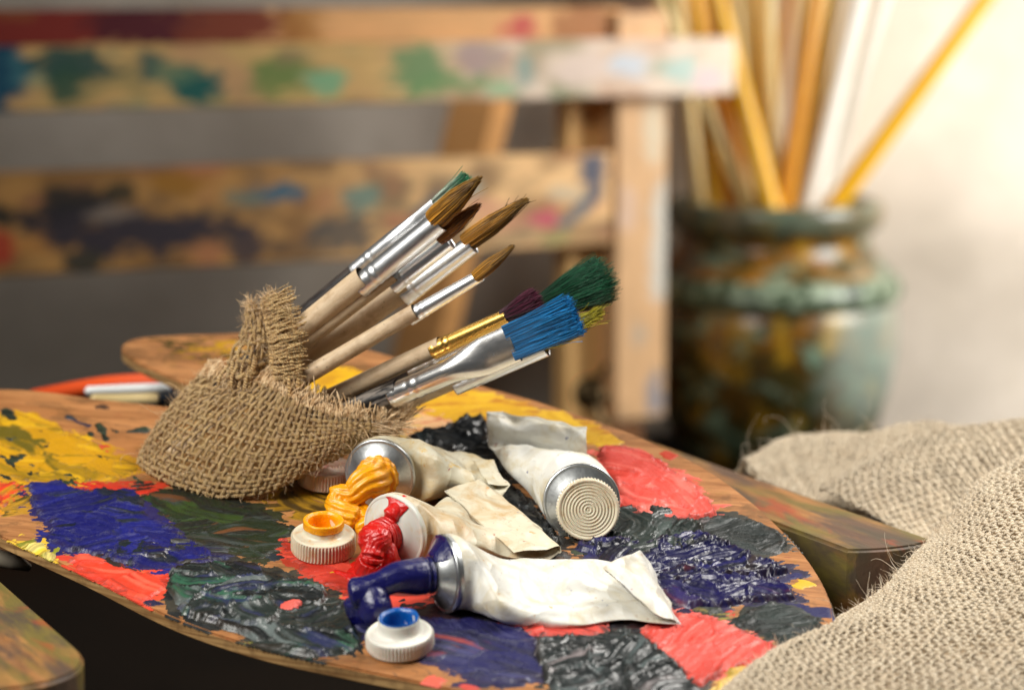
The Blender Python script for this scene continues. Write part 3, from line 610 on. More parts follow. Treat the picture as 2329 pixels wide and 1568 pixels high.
sp([(410, 1080), (450, 1035), (465, 1050), (430, 1100)]); sp([(100, 1190), (150, 1150), (250, 1155), (200, 1200), (120, 1230)], h=.42, r_=.12); sp([(80, 1210), (130, 1250), (180, 1330), (150, 1340), (110, 1280)], r_=.1)
sp([(280, 1240), (340, 1290), (430, 1360), (500, 1400), (440, 1370), (330, 1310)], r_=.12, h=.35); sp([(250, 1340), (290, 1300), (310, 1330), (270, 1380)]); sp([(320, 1350), (360, 1330), (370, 1370), (330, 1390)], r_=.1)
sp([(880, 1130), (960, 1160), (1020, 1230), (990, 1240), (920, 1180)], r_=.2, h=.45); sp([(520, 1370), (620, 1340), (760, 1380), (720, 1430), (600, 1440), (510, 1420)], (44, 60, 28), r_=.25, h=.45); sp([(1190, 1330), (1260, 1360), (1310, 1410), (1250, 1400)], r_=.12)
sp([(20, 1040), (80, 1010), (150, 990), (160, 1010), (60, 1045)], r_=.12, h=.45); sp([(0, 1330), (60, 1340), (90, 1380), (10, 1360)], r_=.15); sp([(0, 1170), (60, 1190), (90, 1230), (40, 1215)], r_=.1)
dab(K2([(-200, 1420), (0, 1440), (90, 1430), (140, 1480), (110, 1560), (40, 1620), (-100, 1640), (-250, 1560)]), [(214, 62, 30), ((206, 140, 20), .3), ((80, 70, 30), .15)], .06, 20, 'oil', .2, holes=.33)
dab(K2([(60, 1560), (160, 1470), (230, 1460), (270, 1540), (200, 1640), (110, 1680)]), [(188, 140, 30), ((90, 80, 26), .35)], .03, 40, 'oil', .25, holes=.48)
dab(K2([(640, 1400), (800, 1420), (980, 1420), (1180, 1440), (1300, 1420), (1430, 1440), (1420, 1500), (1290, 1510), (1100, 1500), (980, 1490), (800, 1480)]), [(206, 48, 26), ((196, 60, 30), .3), ((50, 34, 26), .2)], .04, 5, 'oil', .22, holes=.42)
dab(K4([(640, 800), (760, 820), (880, 850), (990, 880), (1080, 930), (1120, 955), (1085, 1010), (1000, 1070), (900, 1045), (830, 1010), (740, 1000), (680, 950), (590, 870), (540, 830)]), [DGR, ((28, 34, 28), .4), ((58, 84, 30), .18), ((120, 74, 40), .07), ((70, 80, 76), .08)], .06, -12, 'oil', .14, ridge=.3)
dab(K4([(115, 785), (180, 775), (330, 800), (450, 800), (545, 830), (560, 890), (640, 935), (700, 975), (760, 1010), (825, 1060), (780, 1085), (700, 1088), (600, 1112), (480, 1092), (330, 1052), (240, 1032), (180, 990), (210, 950), (140, 890)]), [BLU, ((30, 34, 130), .3), ((24, 32, 50), .22), ((40, 48, 60), .06)], .13, -14, 'oil', .13)
dab(K4([(640, 1010), (760, 1000), (860, 1020), (880, 1060), (780, 1075), (660, 1060)]), [(32, 40, 40), ((30, 34, 90), .3), ((110, 116, 120), .07)], .1, -10, 'oil', .22, holes=.36)
dab(K4([(400, 1010), (520, 1000), (640, 1030), (620, 1070), (480, 1072), (400, 1045)]), [(36, 46, 48), ((26, 30, 96), .35), ((150, 158, 160), .08)], .15, -10, 'oil_wet', .2, holes=.34)
dab(K4([(60, 1010), (120, 995), (190, 1025), (205, 1060), (140, 1070), (80, 1045)]), [(224, 190, 50), ((150, 150, 40), .3), ((236, 216, 120), .3)], .07, 70, 'oil', .15)
dab(K4([(270, 1060), (340, 1050), (440, 1090), (560, 1125), (640, 1130), (635, 1170), (585, 1220), (530, 1238), (470, 1205), (380, 1160), (300, 1110)]), [(226, 62, 36), ((238, 96, 70), .3), ((200, 44, 24), .2)], .08, -25, 'oil', .13, ridge=.4)
dab(K4([(350, 1045), (420, 1040), (500, 1085), (470, 1110), (380, 1085)]), [(50, 40, 34), ((150, 50, 34), .3)], .05, -25, 'oil', .2, holes=.4)
dab([(640, 1225), (700, 1250), (760, 1275), (840, 1290), (960, 1320), (1000, 1370), (900, 1390), (830, 1370), (780, 1350), (740, 1330), (690, 1300), (650, 1260)], [(196, 50, 32), ((222, 74, 54), .3), ((120, 44, 30), .15)], .05, -20, 'oil', .16, holes=.24)
dab([(385, 1310), (430, 1284), (500, 1282), (590, 1294), (680, 1320), (735, 1345), (775, 1358), (800, 1395), (806, 1440), (795, 1482), (700, 1492), (600, 1472), (520, 1432), (430, 1402), (395, 1355)], [(44, 52, 48), ((28, 32, 32), .38), ((60, 110, 84), .14), ((112, 122, 120), .1), ((52, 58, 96), .12)], .2, -18, 'oil_wet', .12, swirl=.9, ridge=.7)
dab(K4([(1075, 1262), (1100, 1248), (1152, 1245), (1140, 1265), (1095, 1282)]), [(226, 92, 80)], .06, -10, 'oil', .05, step=.03, lift=.13)
dab([(790, 1390), (870, 1396), (960, 1405), (1060, 1408), (1150, 1424), (1215, 1448), (1250, 1518), (1210, 1546), (1100, 1552), (1010, 1515), (930, 1492), (850, 1462), (800, 1430)], [(34, 34, 96), ((26, 26, 70), .35), ((70, 70, 120), .12), ((150, 60, 60), .04)], .1, -20, 'oil', .12)
dab([(1110, 1420), (1210, 1412), (1320, 1408), (1390, 1425), (1410, 1445), (1330, 1448), (1250, 1452), (1180, 1440)], [COR, ((200, 54, 40), .3), ((70, 40, 40), .12)], .1, 4, 'oil', .13)
dab([(1215, 1462), (1290, 1448), (1400, 1440), (1450, 1452), (1510, 1490), (1560, 1535), (1600, 1600), (1420, 1630), (1290, 1600), (1225, 1530)], [(44, 50, 50), ((28, 32, 32), .4), ((96, 108, 108), .14), ((140, 130, 130), .04)], .2, 35, 'oil_wet', .1, swirl=1.1, ridge=.8)
dab([(1450, 1442), (1490, 1398), (1540, 1392), (1610, 1402), (1680, 1432), (1755, 1462), (1745, 1512), (1650, 1530), (1580, 1560), (1540, 1520), (1500, 1480)], [COR, ((236, 124, 112), .25), ((200, 60, 46), .2)], .1, 30, 'oil', .13, ridge=.6)
dab([(1660, 1525), (1720, 1510), (1780, 1515), (1760, 1560), (1680, 1590), (1620, 1580)], [(222, 180, 70), ((236, 206, 130), .3), ((170, 140, 40), .2)], .06, 25, 'oil', .15)
dab([(1675, 1415), (1720, 1378), (1790, 1370), (1850, 1400), (1878, 1440), (1835, 1475), (1760, 1455), (1700, 1432)], [(36, 48, 44), ((26, 34, 32), .4), ((70, 86, 84), .08)], .09, 28, 'oil', .1)
dab([(1770, 1372), (1830, 1372), (1893, 1385), (1897, 1404), (1840, 1398), (1790, 1386)], [(26, 26, 92)], .02, 0, 'film', .12, step=.04, film=True, holes=.3)
dab(K6([(1150, 740), (1280, 720), (1420, 745), (1400, 790), (1260, 800), (1160, 770)]), [(40, 48, 36), ((150, 140, 60), .15), ((130, 50, 50), .12)], .07, 5, 'oil', .15)
dab([(1360, 1030), (1430, 1026), (1500, 1052), (1575, 1106), (1624, 1160), (1605, 1180), (1520, 1182), (1410, 1168), (1395, 1100)], [COR, ((234, 112, 98), .3), ((206, 64, 50), .2)], .18, -40, 'oil', .06, swirl=.6, ridge=.7)
dab([(1290, 1212), (1370, 1170), (1460, 1156), (1540, 1168), (1595, 1198), (1600, 1222), (1550, 1252), (1450, 1266), (1360, 1258)], [(50, 60, 56), ((32, 38, 36), .38), ((86, 98, 94), .12)], .16, 55, 'oil_wet', .1, ridge=.8)
dab([(1585, 1184), (1640, 1174), (1700, 1182), (1755, 1205), (1790, 1232), (1760, 1262), (1680, 1256), (1600, 1232)], [(50, 58, 56), ((34, 40, 38), .4), ((90, 70, 70), .06)], .12, -10, 'oil', .08)
dab([(1310, 1242), (1390, 1236), (1470, 1240), (1560, 1214), (1620, 1226), (1690, 1258), (1788, 1296), (1790, 1308), (1720, 1316), (1640, 1318), (1520, 1330), (1420, 1300)], [NVY, ((34, 34, 100), .3), ((16, 18, 40), .25), ((70, 60, 60), .05)], .23, 20, 'oil_wet', .13, swirl=.7, ridge=.8)
dab([(1480, 1316), (1560, 1300), (1650, 1302), (1740, 1318), (1812, 1362), (1750, 1366), (1690, 1372), (1600, 1386), (1520, 1374), (1490, 1345)], [(30, 26, 86), ((22, 20, 60), .35), ((60, 50, 110), .1), ((120, 60, 70), .04)], .22, -18, 'oil_wet', .1, swirl=.5, ridge=.9)
dab([(925, 988), (1010, 978), (1050, 955), (1100, 950), (1115, 1000), (1150, 1080), (1215, 1160), (1275, 1235), (1220, 1250), (1130, 1180), (1040, 1110), (960, 1040)], [(22, 26, 28), ((46, 56, 58), .25), ((14, 16, 18), .3)], .22, -35, 'oil_wet', .1, step=.06, ridge=.9)
dab([(1040, 1110), (1150, 1170), (1260, 1240), (1300, 1290), (1200, 1290), (1060, 1250), (1000, 1180)], [(26, 28, 30), ((90, 60, 40), .15)], .08, -30, 'oil', .2, step=.07)
dab([(955, 1330), (1100, 1400), (1400, 1420), (1520, 1430), (1460, 1440), (1200, 1425), (1000, 1410), (900, 1400)], [(22, 22, 34), ((60, 30, 34), .2)], .05, 0, 'oil', .15, step=.06)  # dark strip along the blue tube's front edge: its contact shadow as colour
for u, v, c in ((150, 1268, (200, 60, 40)), (560, 1462, (120, 120, 40)), (640, 1490, (90, 96, 30)), (340, 1372, (30, 30, 70)), (985, 1548, (210, 90, 70)), (1060, 1562, (200, 70, 60)), (1825, 1330, (206, 170, 40)), (700, 1235, (60, 60, 60)), (560, 1240, (190, 60, 30)), (620, 1265, (40, 50, 60))):
    dab([(u-22, v), (u, v-8), (u+24, v), (u+4, v+8)], [c], .02, random.uniform(-40, 40), 'film', .12, step=.03, film=True, holes=.3, name='paint_speck')
rg_ = np.random.default_rng(77)
for _ in range(46):                                            # stray flecks on the bare wood
    u, v = rg_.uniform(20, 1860), rg_.uniform(900, 1540); c = [(40, 44, 40), (30, 30, 80), (190, 60, 36), (200, 150, 30), (60, 70, 50), (90, 60, 40)][rg_.integers(6)]; r_ = rg_.uniform(8, 26)
    dab([(u-r_, v), (u, v-r_*.35), (u+r_, v+2), (u+r_*.2, v+r_*.4)], [c], .014, rg_.uniform(-60, 60), 'film', .14, .032, film=True, holes=.36, name='paint_speck')

# ================================================================== burlap: real yarns woven over a surface
class Sheet:
    def __init__(s, ctrl, nu, nv, closed_v=False):
        """ctrl (a,b,3): rows u, columns v"""
        c = cr(np.asarray(ctrl, float), nu); s.P = np.swapaxes(cr(np.swapaxes(c, 0, 1), nv, closed_v), 0, 1); s.closed = closed_v
        P = np.concatenate([s.P, s.P[:, :1]], 1) if closed_v else s.P
        s.Q = P; du = np.gradient(P, axis=0); dv = np.gradient(P, axis=1)
        if closed_v: dv[:, 0] = dv[:, -1] = (P[:, 1]-P[:, -2])/2
        s.N = unit(np.cross(dv, du))
    def ripple(s, amp, fu, fv, seed):
        a, b = np.meshgrid(np.linspace(0, 1, s.P.shape[0]), np.linspace(0, 1, s.P.shape[1]), indexing='ij')
        s.P = s.P+s.N*((fbm(a*fu, b*fv, 0, seed, 2)-.5)*amp*np.sin(a*math.pi)**.5)[..., None]; s.Q = s.P
        s.N = unit(np.cross(np.gradient(s.P, axis=1), np.gradient(s.P, axis=0)))*np.sign(np.sum(s.N*np.cross(np.gradient(s.P, axis=1), np.gradient(s.P, axis=0)), -1, keepdims=True)); return s
    def _s(s, A, u, v):
        a, b = A.shape[0]-1, A.shape[1]-1
        x = np.clip(u, 0, 1)*a; y = (np.mod(v, 1.0) if s.closed else np.clip(v, 0, 1))*b
        i = np.minimum(x.astype(int), a-1); j = np.minimum(y.astype(int), b-1); f = (x-i)[..., None]; h = (y-j)[..., None]
        return A[i, j]*(1-f)*(1-h)+A[i+1, j]*f*(1-h)+A[i, j+1]*(1-f)*h+A[i+1, j+1]*f*h
    def p(s, u, v): return s._s(s.Q, u, v)
    def n(s, u, v): return unit(s._s(s.N, u, v))
def weave(g, sh, nu, nv, r, amp, seed=0, fringe=(0, 0), per=4, u_rng=(0, 1), skip=None, rv=.9, jit=.25, sides=6, flat=.68):
    """nv yarns running along u, nu yarns running along v; fringe=(lo,hi): share of u without cross yarns at each end"""
    rg = np.random.default_rng(seed)
    ku, kv = nu*per, nv*per
    # yarns along u
    U = np.linspace(u_rng[0], u_rng[1], ku)[None]+np.zeros((nv, 1)); vi = (np.arange(nv)+.5)/nv
    wob = (fbm(U*nu*.35, np.arange(nv)[:, None]*3.1, 0, seed, 3)-.5)*jit*3/nv
    V = vi[:, None]+wob; i = np.arange(nv)[:, None]
    ph = np.cos(math.pi*(U*nu-.5)+math.pi*i)
    P = sh.p(U, V)+sh.n(U, V)*(ph*amp+(fbm(U*nu*.3, i*2.3, 1, seed+1, 2)-.5)*amp)[..., None]; N = sh.n(U, V)
    rr = r*(.7+.6*fbm(U*nu*.6, i*1.7, 2, seed+2, 3))*(.75+.5*rg.random((nv, 1)))
    rr[:, -1] *= .5; rr[:, 0] *= .5
    tubes(g, P, rr, sides, N, flat, ulen=ku*.25)
    lo, hi = fringe; keep = [k for k in range(nu) if lo <= (k+.5)/nu <= 1-hi]
    ui = (np.array(keep)+.5)/nu; n2 = len(keep); ui = u_rng[0]+ui*(u_rng[1]-u_rng[0])
    V = np.linspace(0, 1, kv+1)[None]+np.zeros((n2, 1)); i = np.array(keep)[:, None]
    U = ui[:, None]+(fbm(V*nv*.35, i*2.7, 5, seed+4, 3)-.5)*jit*3/nu
    ph = -np.cos(math.pi*(V*nv-.5)+math.pi*i)
    P = sh.p(U, V)+sh.n(U, V)*(ph*amp+(fbm(V*nv*.3, i*2.3, 6, seed+5, 2)-.5)*amp)[..., None]; N = sh.n(U, V)
    rr = r*rv*(.7+.6*fbm(V*nv*.6, i*1.7, 7, seed+6, 3))*(.75+.5*rg.random((n2, 1)))
    tubes(g, P, rr, sides, N, flat, ulen=kv*.25)
    return g
def fuzz(g, base, nrm, length, rad, seed=0, k=6, curl=.9, lean=None, C=None):
    """curly loose fibres rooted at base (n,3)"""
    rg = np.random.default_rng(seed); n = len(base); L = length*(.35+rg.random(n)**2*1.3)
    d = unit(nrm*.55+rg.normal(0, .75, (n, 3))+(0 if lean is None else lean)); P = [base-nrm*.03]; ax = unit(rg.normal(0, 1, (n, 3)))
    cu = curl*(rg.random(n)-.3)*2
    for i in range(k-1):
        P.append(P[-1]+d*(L/(k-1))[:, None]); ang = (cu*.55*8/(k-1)*min(1, k/9))[:, None]
        d = unit(d*np.cos(ang)+np.cross(ax, d)*np.sin(ang)+rg.normal(0, .12, (n, 3)))
    P = np.stack(P, 1); rr = rad*(.6+.8*rg.random((n, 1)))*np.linspace(1, .35, k)[None]
    return tubes(g, P, rr, 3, C=C)
def fibre_mat(name, a, b):
    m = M(name); n = m.noise(m.obj(), 5, 2, .5); return m.out(m.mix(m.ramp(n, [(.35, 0), (.65, 1)]), a, b), .6, None, Sheen_Weight=.2)
MAT['fibre'] = fibre_mat('brown_jute_fibre', lin((186, 148, 100)), lin((232, 204, 162)))
MAT['fibre_light'] = fibre_mat('pale_jute_fibre', lin((196, 172, 140)), lin((238, 224, 202)))
def sample(sh, n, seed, u=(0, 1), v=(0, 1)):
    rg = np.random.default_rng(seed); uu = u[0]+(u[1]-u[0])*rg.random(n); vv = v[0]+(v[1]-v[0])*rg.random(n); return sh.p(uu, vv), sh.n(uu, vv)

# ------------------------------------------------------------------ the pouch that holds the brushes
low_near = [(316, 1032, 66.4), (334, 1074, 65.3), (410, 1122, 64.3), (500, 1145, 63.7), (604, 1120, 63.5), (706, 1072, 63.5), (782, 1034, 63.7), (866, 990, 64.3)]
rim_near = [(470, 838, 66.6), (545, 844, 65.2), (606, 852, 64.6), (650, 872, 64.2), (690, 905, 63.9), (750, 930, 63.7), (815, 944, 63.8), (905, 962, 64.3)]
low_far = [(820, 1000, 66.2), (690, 1030, 67.6), (540, 1040, 68.6), (400, 1020, 68.4)]
rim_far = [(850, 930, 66.2), (740, 880, 67.6), (640, 838, 68.6), (530, 830, 68.4)]
lo3 = np.array([at(*p) for p in low_near+low_far]); hi3 = np.array([at(*p) for p in rim_near+rim_far])
for i in range(len(lo3)):                                       # the hem rests on the palette
    h = (lo3[i]-PAL0)@PN
    if i in (0, 1, 2, 3, 10, 11) or h < .03: lo3[i] += PN*(.05-h)*(1 if i != 10 else 1)
cen = (lo3.mean(0)+hi3.mean(0))/2; rows = []
for t, bl in ((0, 0), (.18, .55), (.4, .95), (.62, .9), (.82, .5), (1, 0)):
    q = lo3*(1-t)+hi3*t; o = q-(lo3.mean(0)*(1-t)+hi3.mean(0)*t); wgt = np.array([.5, .75, .8, .85, .8, .65, .4, .1, .2, .4, .5, .5])[:, None]
    rows.append(q+unit(o)*bl*.42*wgt)
SH = Sheet(np.array(rows), 60, 200, True)
if (SH.N[30, 60]@(SH.P[30, 60]-cen)) < 0: SH.N = -SH.N
pouch = thing('burlap_pouch', 'rough brown burlap pouch with frayed rim holding the paint brushes', 'pouch', pal(450, 1110))
g = G(); weave(g, SH, 17, 70, .056, .03, 3, (0, .16), 6, (0, 1.0), rv=.85, jit=.2, flat=.6)
g.build('weave', MAT['jute'], pouch)
g = G(); g.grid(np.concatenate([SH.Q-SH.N*.3], 0)[:50]); g.build('light_stop', MAT['jute'], pouch)  # added sheet inside the weave, stops light leaking through the gaps
# upstanding torn flap at the back of the rim, in two tongues
def tongue(pts, nu, nv, seed):
    sh = Sheet(np.array([[at(*p) for p in row] for row in pts]), 50, 50)
    if sh.N[20, 20, 1] > 0: sh.N = -sh.N
    return sh
TA = tongue([[(498, 876, 65.0), (548, 884, 64.5), (616, 892, 64.7)], [(524, 808, 65.2), (562, 812, 64.6), (614, 820, 64.8)], [(546, 760, 65.4), (574, 764, 64.9), (614, 772, 64.95)], [(557, 722, 65.6), (574, 722, 65.2), (606, 732, 65.2)], [(561, 690, 65.8), (569, 688, 65.5), (580, 694, 65.7)]], 10, 12, 1)
TB = tongue([[(606, 892, 64.8), (650, 902, 64.0), (694, 914, 64.0)], [(606, 822, 64.95), (650, 828, 64.2), (690, 836, 64.1)], [(600, 770, 65.1), (644, 764, 64.5), (686, 772, 64.3)], [(597, 724, 65.3), (630, 712, 64.9), (668, 726, 64.7)], [(594, 680, 65.8), (616, 668, 65.3), (646, 684, 65.1)]], 12, 12, 2)
g = G(); weave(g, TA, 8, 8, .06, .045, 11, (0, .42), 7, jit=.6); weave(g, TB, 5, 8, .06, .045, 12, (0, .55), 8, jit=.6)
# frayed side yarns of the right tongue, combed to the right
rg = np.random.default_rng(5); n = 90; uu = .12+.85*rg.random(n); a0 = TB.p(uu, np.full(n, .12)+.1*rg.random(n)); a1 = TB.p(uu, .9+.25*rg.random(n)); t = np.linspace(0, 1, 8)[None, :, None]
P = a0[:, None]*(1-t)+a1[:, None]*t+(TB.n(uu, uu*0+.5)[:, None])*(np.sin(t*3.1)*.22+.05)+np.array([.12, -.05, .3])*t**1.5*(.3+1.4*rg.random((n, 1, 1)))+rg.normal(0, .02, (n, 8, 3)); tubes(g, P, .035*(.6+.8*rg.random((n, 1)))*np.linspace(1, .5, 8)[None], 4, ulen=4)
g.build('torn_flap', MAT['jute'], pouch)
# fringe of loose yarn ends round the rim + fuzz
g = G(); n = 900; rg = np.random.default_rng(8); vv = rg.random(n)*.72-.02; b = SH.p(np.full(n, .9)+.1*rg.random(n), vv); nn = SH.n(np.full(n, .97), vv); along = unit(SH.p(np.full(n, 1.0), vv)-SH.p(np.full(n, .9), vv))
L = .16+.3*rg.random(n)*(1+1.2*sm(vv, .5, .6)); t = np.linspace(0, 1, 7)[None, :, None]
bend = rg.normal(0, .35, (n, 1, 3))
P = b[:, None]+along[:, None]*L[:, None, None]*t+nn[:, None]*.06*np.sin(3*t)+bend*(L[:, None, None]*t**2)*.8
tubes(g, P, .026*(.5+rg.random((n, 1)))*np.linspace(1, .4, 7)[None], 4, ulen=3)
for k_, (b0, d0) in enumerate((((866, 962, 64.2), (1, -.1, .1)), ((850, 970, 64.0), (1, -.1, -.05)))):   # brush-like tail at the right tip
    n = 130; o_ = at(*b0)+rg.normal(0, .12, (n, 3)); d_ = unit(np.array(d0)+rg.normal(0, .22, (n, 3))); L = .35+.55*rg.random(n)
    P = o_[:, None]+d_[:, None]*L[:, None, None]*t+rg.normal(0, .05, (n, 1, 3))*t**2; tubes(g, P, .016*np.linspace(1, .4, 7)[None]*(.6+rg.random((n, 1))), 3, ulen=3)
fr = g.build('fringe', MAT['fibre'], pouch); fr['kind'] = 'stuff'
g = G(); b, nn = sample(SH, 3600, 21, (0, 1), (-.03, .7)); fuzz(g, b, nn, .24, .0065, 22)
b, nn = sample(SH, 260, 31, (.05, 1), (-.03, .7)); fuzz(g, b, nn, 1.0, .009, 32, 14, 1.0)
b, nn = sample(TA, 420, 33); fuzz(g, b, nn, .3, .009, 34); b, nn = sample(TB, 420, 35); fuzz(g, b, nn, .3, .009, 36)
b, nn = sample(TB, 260, 37, (.8, 1)); fuzz(g, b, nn, .4, .012, 38, lean=np.array([.4, 0, .9])); b, nn = sample(TA, 160, 39, (.85, 1)); fuzz(g, b, nn, .3, .012, 40, lean=np.array([0, 0, 1.2]))
fz = g.build('loose_fibres', MAT['fibre'], pouch); fz['kind'] = 'stuff'

# ------------------------------------------------------------------ the burlap cloth heaped at the right
cloth = thing('burlap_cloth', 'pale burlap cloth heaped in folds at the right edge', 'cloth', (14, 62, 0))
def sheet_at(rows, nu, nv):
    sh = Sheet(np.array([[at(*p) for p in r] for r in rows]), nu, nv)
    if (sh.N[nu//2, nv//2]@(np.array([0, 0, CAM_Z])-sh.P[nu//2, nv//2])) < 0: sh.N = -sh.N
    return sh
CB = sheet_at([   # front lobe: under-edge, crest (its outline), then rolling towards the viewer
    [(1660, 1720, 54.5), (1820, 1570, 57.5), (1990, 1450, 60.5), (2110, 1330, 63.5), (2200, 1235, 66.0), (2290, 1150, 68.5), (2430, 1090, 71.0)],
    [(1590, 1640, 52.5), (1765, 1500, 55.6), (1930, 1400, 58.6), (2052, 1275, 61.4), (2140, 1190, 63.8), (2230, 1092, 66.4), (2380, 1010, 69.0)],
    [(1620, 1640, 51.3), (1790, 1510, 54.0), (1950, 1410, 56.8), (2075, 1290, 59.4), (2165, 1200, 61.8), (2262, 1090, 64.2), (2410, 1010, 66.8)],
    [(1720, 1690, 49.8), (1900, 1590, 52.0), (2060, 1490, 54.4), (2190, 1370, 56.8), (2290, 1270, 59.0), (2400, 1160, 61.4), (2560, 1070, 63.8)],
    [(1850, 1770, 48.4), (2040, 1690, 50.4), (2210, 1590, 52.4), (2350, 1480, 54.6), (2460, 1380, 56.6), (2580, 1270, 58.8), (2740, 1170, 61.0)],
    [(2000, 1870, 47.2), (2200, 1800, 49.0), (2380, 1710, 50.8), (2530, 1610, 52.8), (2650, 1510, 54.6), (2770, 1400, 56.6), (2930, 1300, 58.6)]], 60, 70)
CA = sheet_at([   # back drape: behind the crest, crest, face, edge along the foot
    [(1660, 1085, 78.5), (1800, 1075, 80), (1960, 1050, 81), (2120, 1040, 81), (2280, 1030, 80), (2460, 1010, 79)],
    [(1690, 1040, 76.0), (1805, 1014, 77.4), (1955, 986, 78), (2110, 972, 78), (2250, 958, 77), (2430, 935, 76)],
    [(1705, 1052, 74.8), (1815, 1036, 75.5), (1950, 1012, 76), (2100, 1000, 76), (2260, 985, 75), (2450, 960, 74)],
    [(1740, 1082, 73.5), (1830, 1080, 73.6), (1930, 1075, 74), (2080, 1060, 74), (2260, 1040, 73), (2460, 1010, 72)],
    [(1800, 1118, 72.0), (1870, 1145, 71.5), (1950, 1160, 72), (2080, 1150, 72), (2260, 1120, 71), (2460, 1080, 70)]], 50, 60)
CC = sheet_at([   # nearer layer whose selvedge runs diagonally
    [(1862, 1116, 71.2), (1925, 1068, 72.2), (2010, 1020, 73.2), (2100, 986, 74), (2220, 966, 74), (2420, 945, 73)],
    [(1880, 1124, 70.8), (1948, 1088, 71.6), (2035, 1046, 72.4), (2130, 1016, 72.8), (2250, 996, 72.4), (2440, 975, 71)],
    [(1930, 1148, 70.0), (2000, 1128, 70.4), (2080, 1096, 70.8), (2170, 1070, 70.8), (2290, 1050, 70), (2460, 1030, 69)],
    [(2010, 1188, 68.8), (2070, 1178, 69), (2140, 1156, 69), (2220, 1130, 68.6), (2330, 1105, 68), (2490, 1080, 67)],
    [(2110, 1236, 67.2), (2150, 1236, 67), (2205, 1220, 66.8), (2280, 1200, 66.4), (2380, 1170, 66), (2520, 1140, 65)]], 50, 60)
CB.ripple(.9, 3.0, 2.2, 5); CA.ripple(.9, 2.5, 3.5, 8); CC.ripple(.6, 2.0, 3.0, 9); CB.ripple(.55, 7.0, 4.5, 15); CA.ripple(.5, 5.0, 7.0, 18)
for sh, nm, nu, nv, seed, r_, am in ((CB, 'front_fold', 56, 86, 51, .06, .034), (CA, 'back_fold', 40, 64, 52, .064, .034), (CC, 'middle_fold', 20, 40, 53, .052, .04)):
    g = G(); weave(g, sh, nu, nv, r_, am, seed, (0, 0), 3, jit=.28, sides=5); g.build(nm, MAT['jute_light'], cloth)
    if nm != 'middle_fold': g = G(); g.grid(sh.P-sh.N*.2); g.build('underlayer', MAT['jute_light'], cloth)
g = G(); b, nn = sample(CB, 8000, 61); fuzz(g, b, nn, .28, .0075, 62); b, nn = sample(CB, 520, 63); fuzz(g, b, nn, .8, .0085, 64, 13)
b, nn = sample(CA, 1800, 65, (.2, 1)); fuzz(g, b, nn, .28, .009, 66); b, nn = sample(CC, 900, 67); fuzz(g, b, nn, .25, .007, 68); b, nn = sample(CA, 90, 69, (.2, .6)); fuzz(g, b, nn, 1.2, .008, 70, 13)
cf = g.build('loose_fibres', MAT['fibre_light'], cloth); cf['kind'] = 'stuff'

# ================================================================== paint brushes
def basis(ax, hint=(0, -1, .19)):
    ax = unit(ax); h = np.asarray(hint, float); n = unit(h-ax*(h@ax)); return ax, np.cross(ax, n), n      # axis, width (in picture), towards viewer
def profile_tube(g, c0, ax, wdir, ndir, prof, n=32, su=1, sv=1, C=None):
    """prof rows (h, half width, half thickness)"""
    pr = np.asarray(prof, float); th = np.arange(n)*2*math.pi/n
    P = c0+pr[:, 0, None, None]*ax+pr[:, 1, None, None]*np.cos(th)[None, :, None]*wdir+pr[:, 2, None, None]*np.sin(th)[None, :, None]*ndir
    return g.grid(P, True, su, sv, C)
HM = {}
def worn(name, a, b):
    m = M(name); n = m.noise(m.uv(.45, 7), 2, 5, .65, .3); c = m.mix(m.ramp(n, [(.46, 0), (.58, 1)]), a, b); return m.out(c, m.ramp(n, [(.4, .3), (.6, .7)]), m.bump(n, .5, .0003))
HM['raw'] = MAT['handle']; HM['black'] = worn('worn_black_handle', lin((22, 21, 22)), lin((120, 112, 104))); HM['dark'] = worn('dark_lacquer_handle', lin((30, 26, 26)), lin((60, 50, 44)))
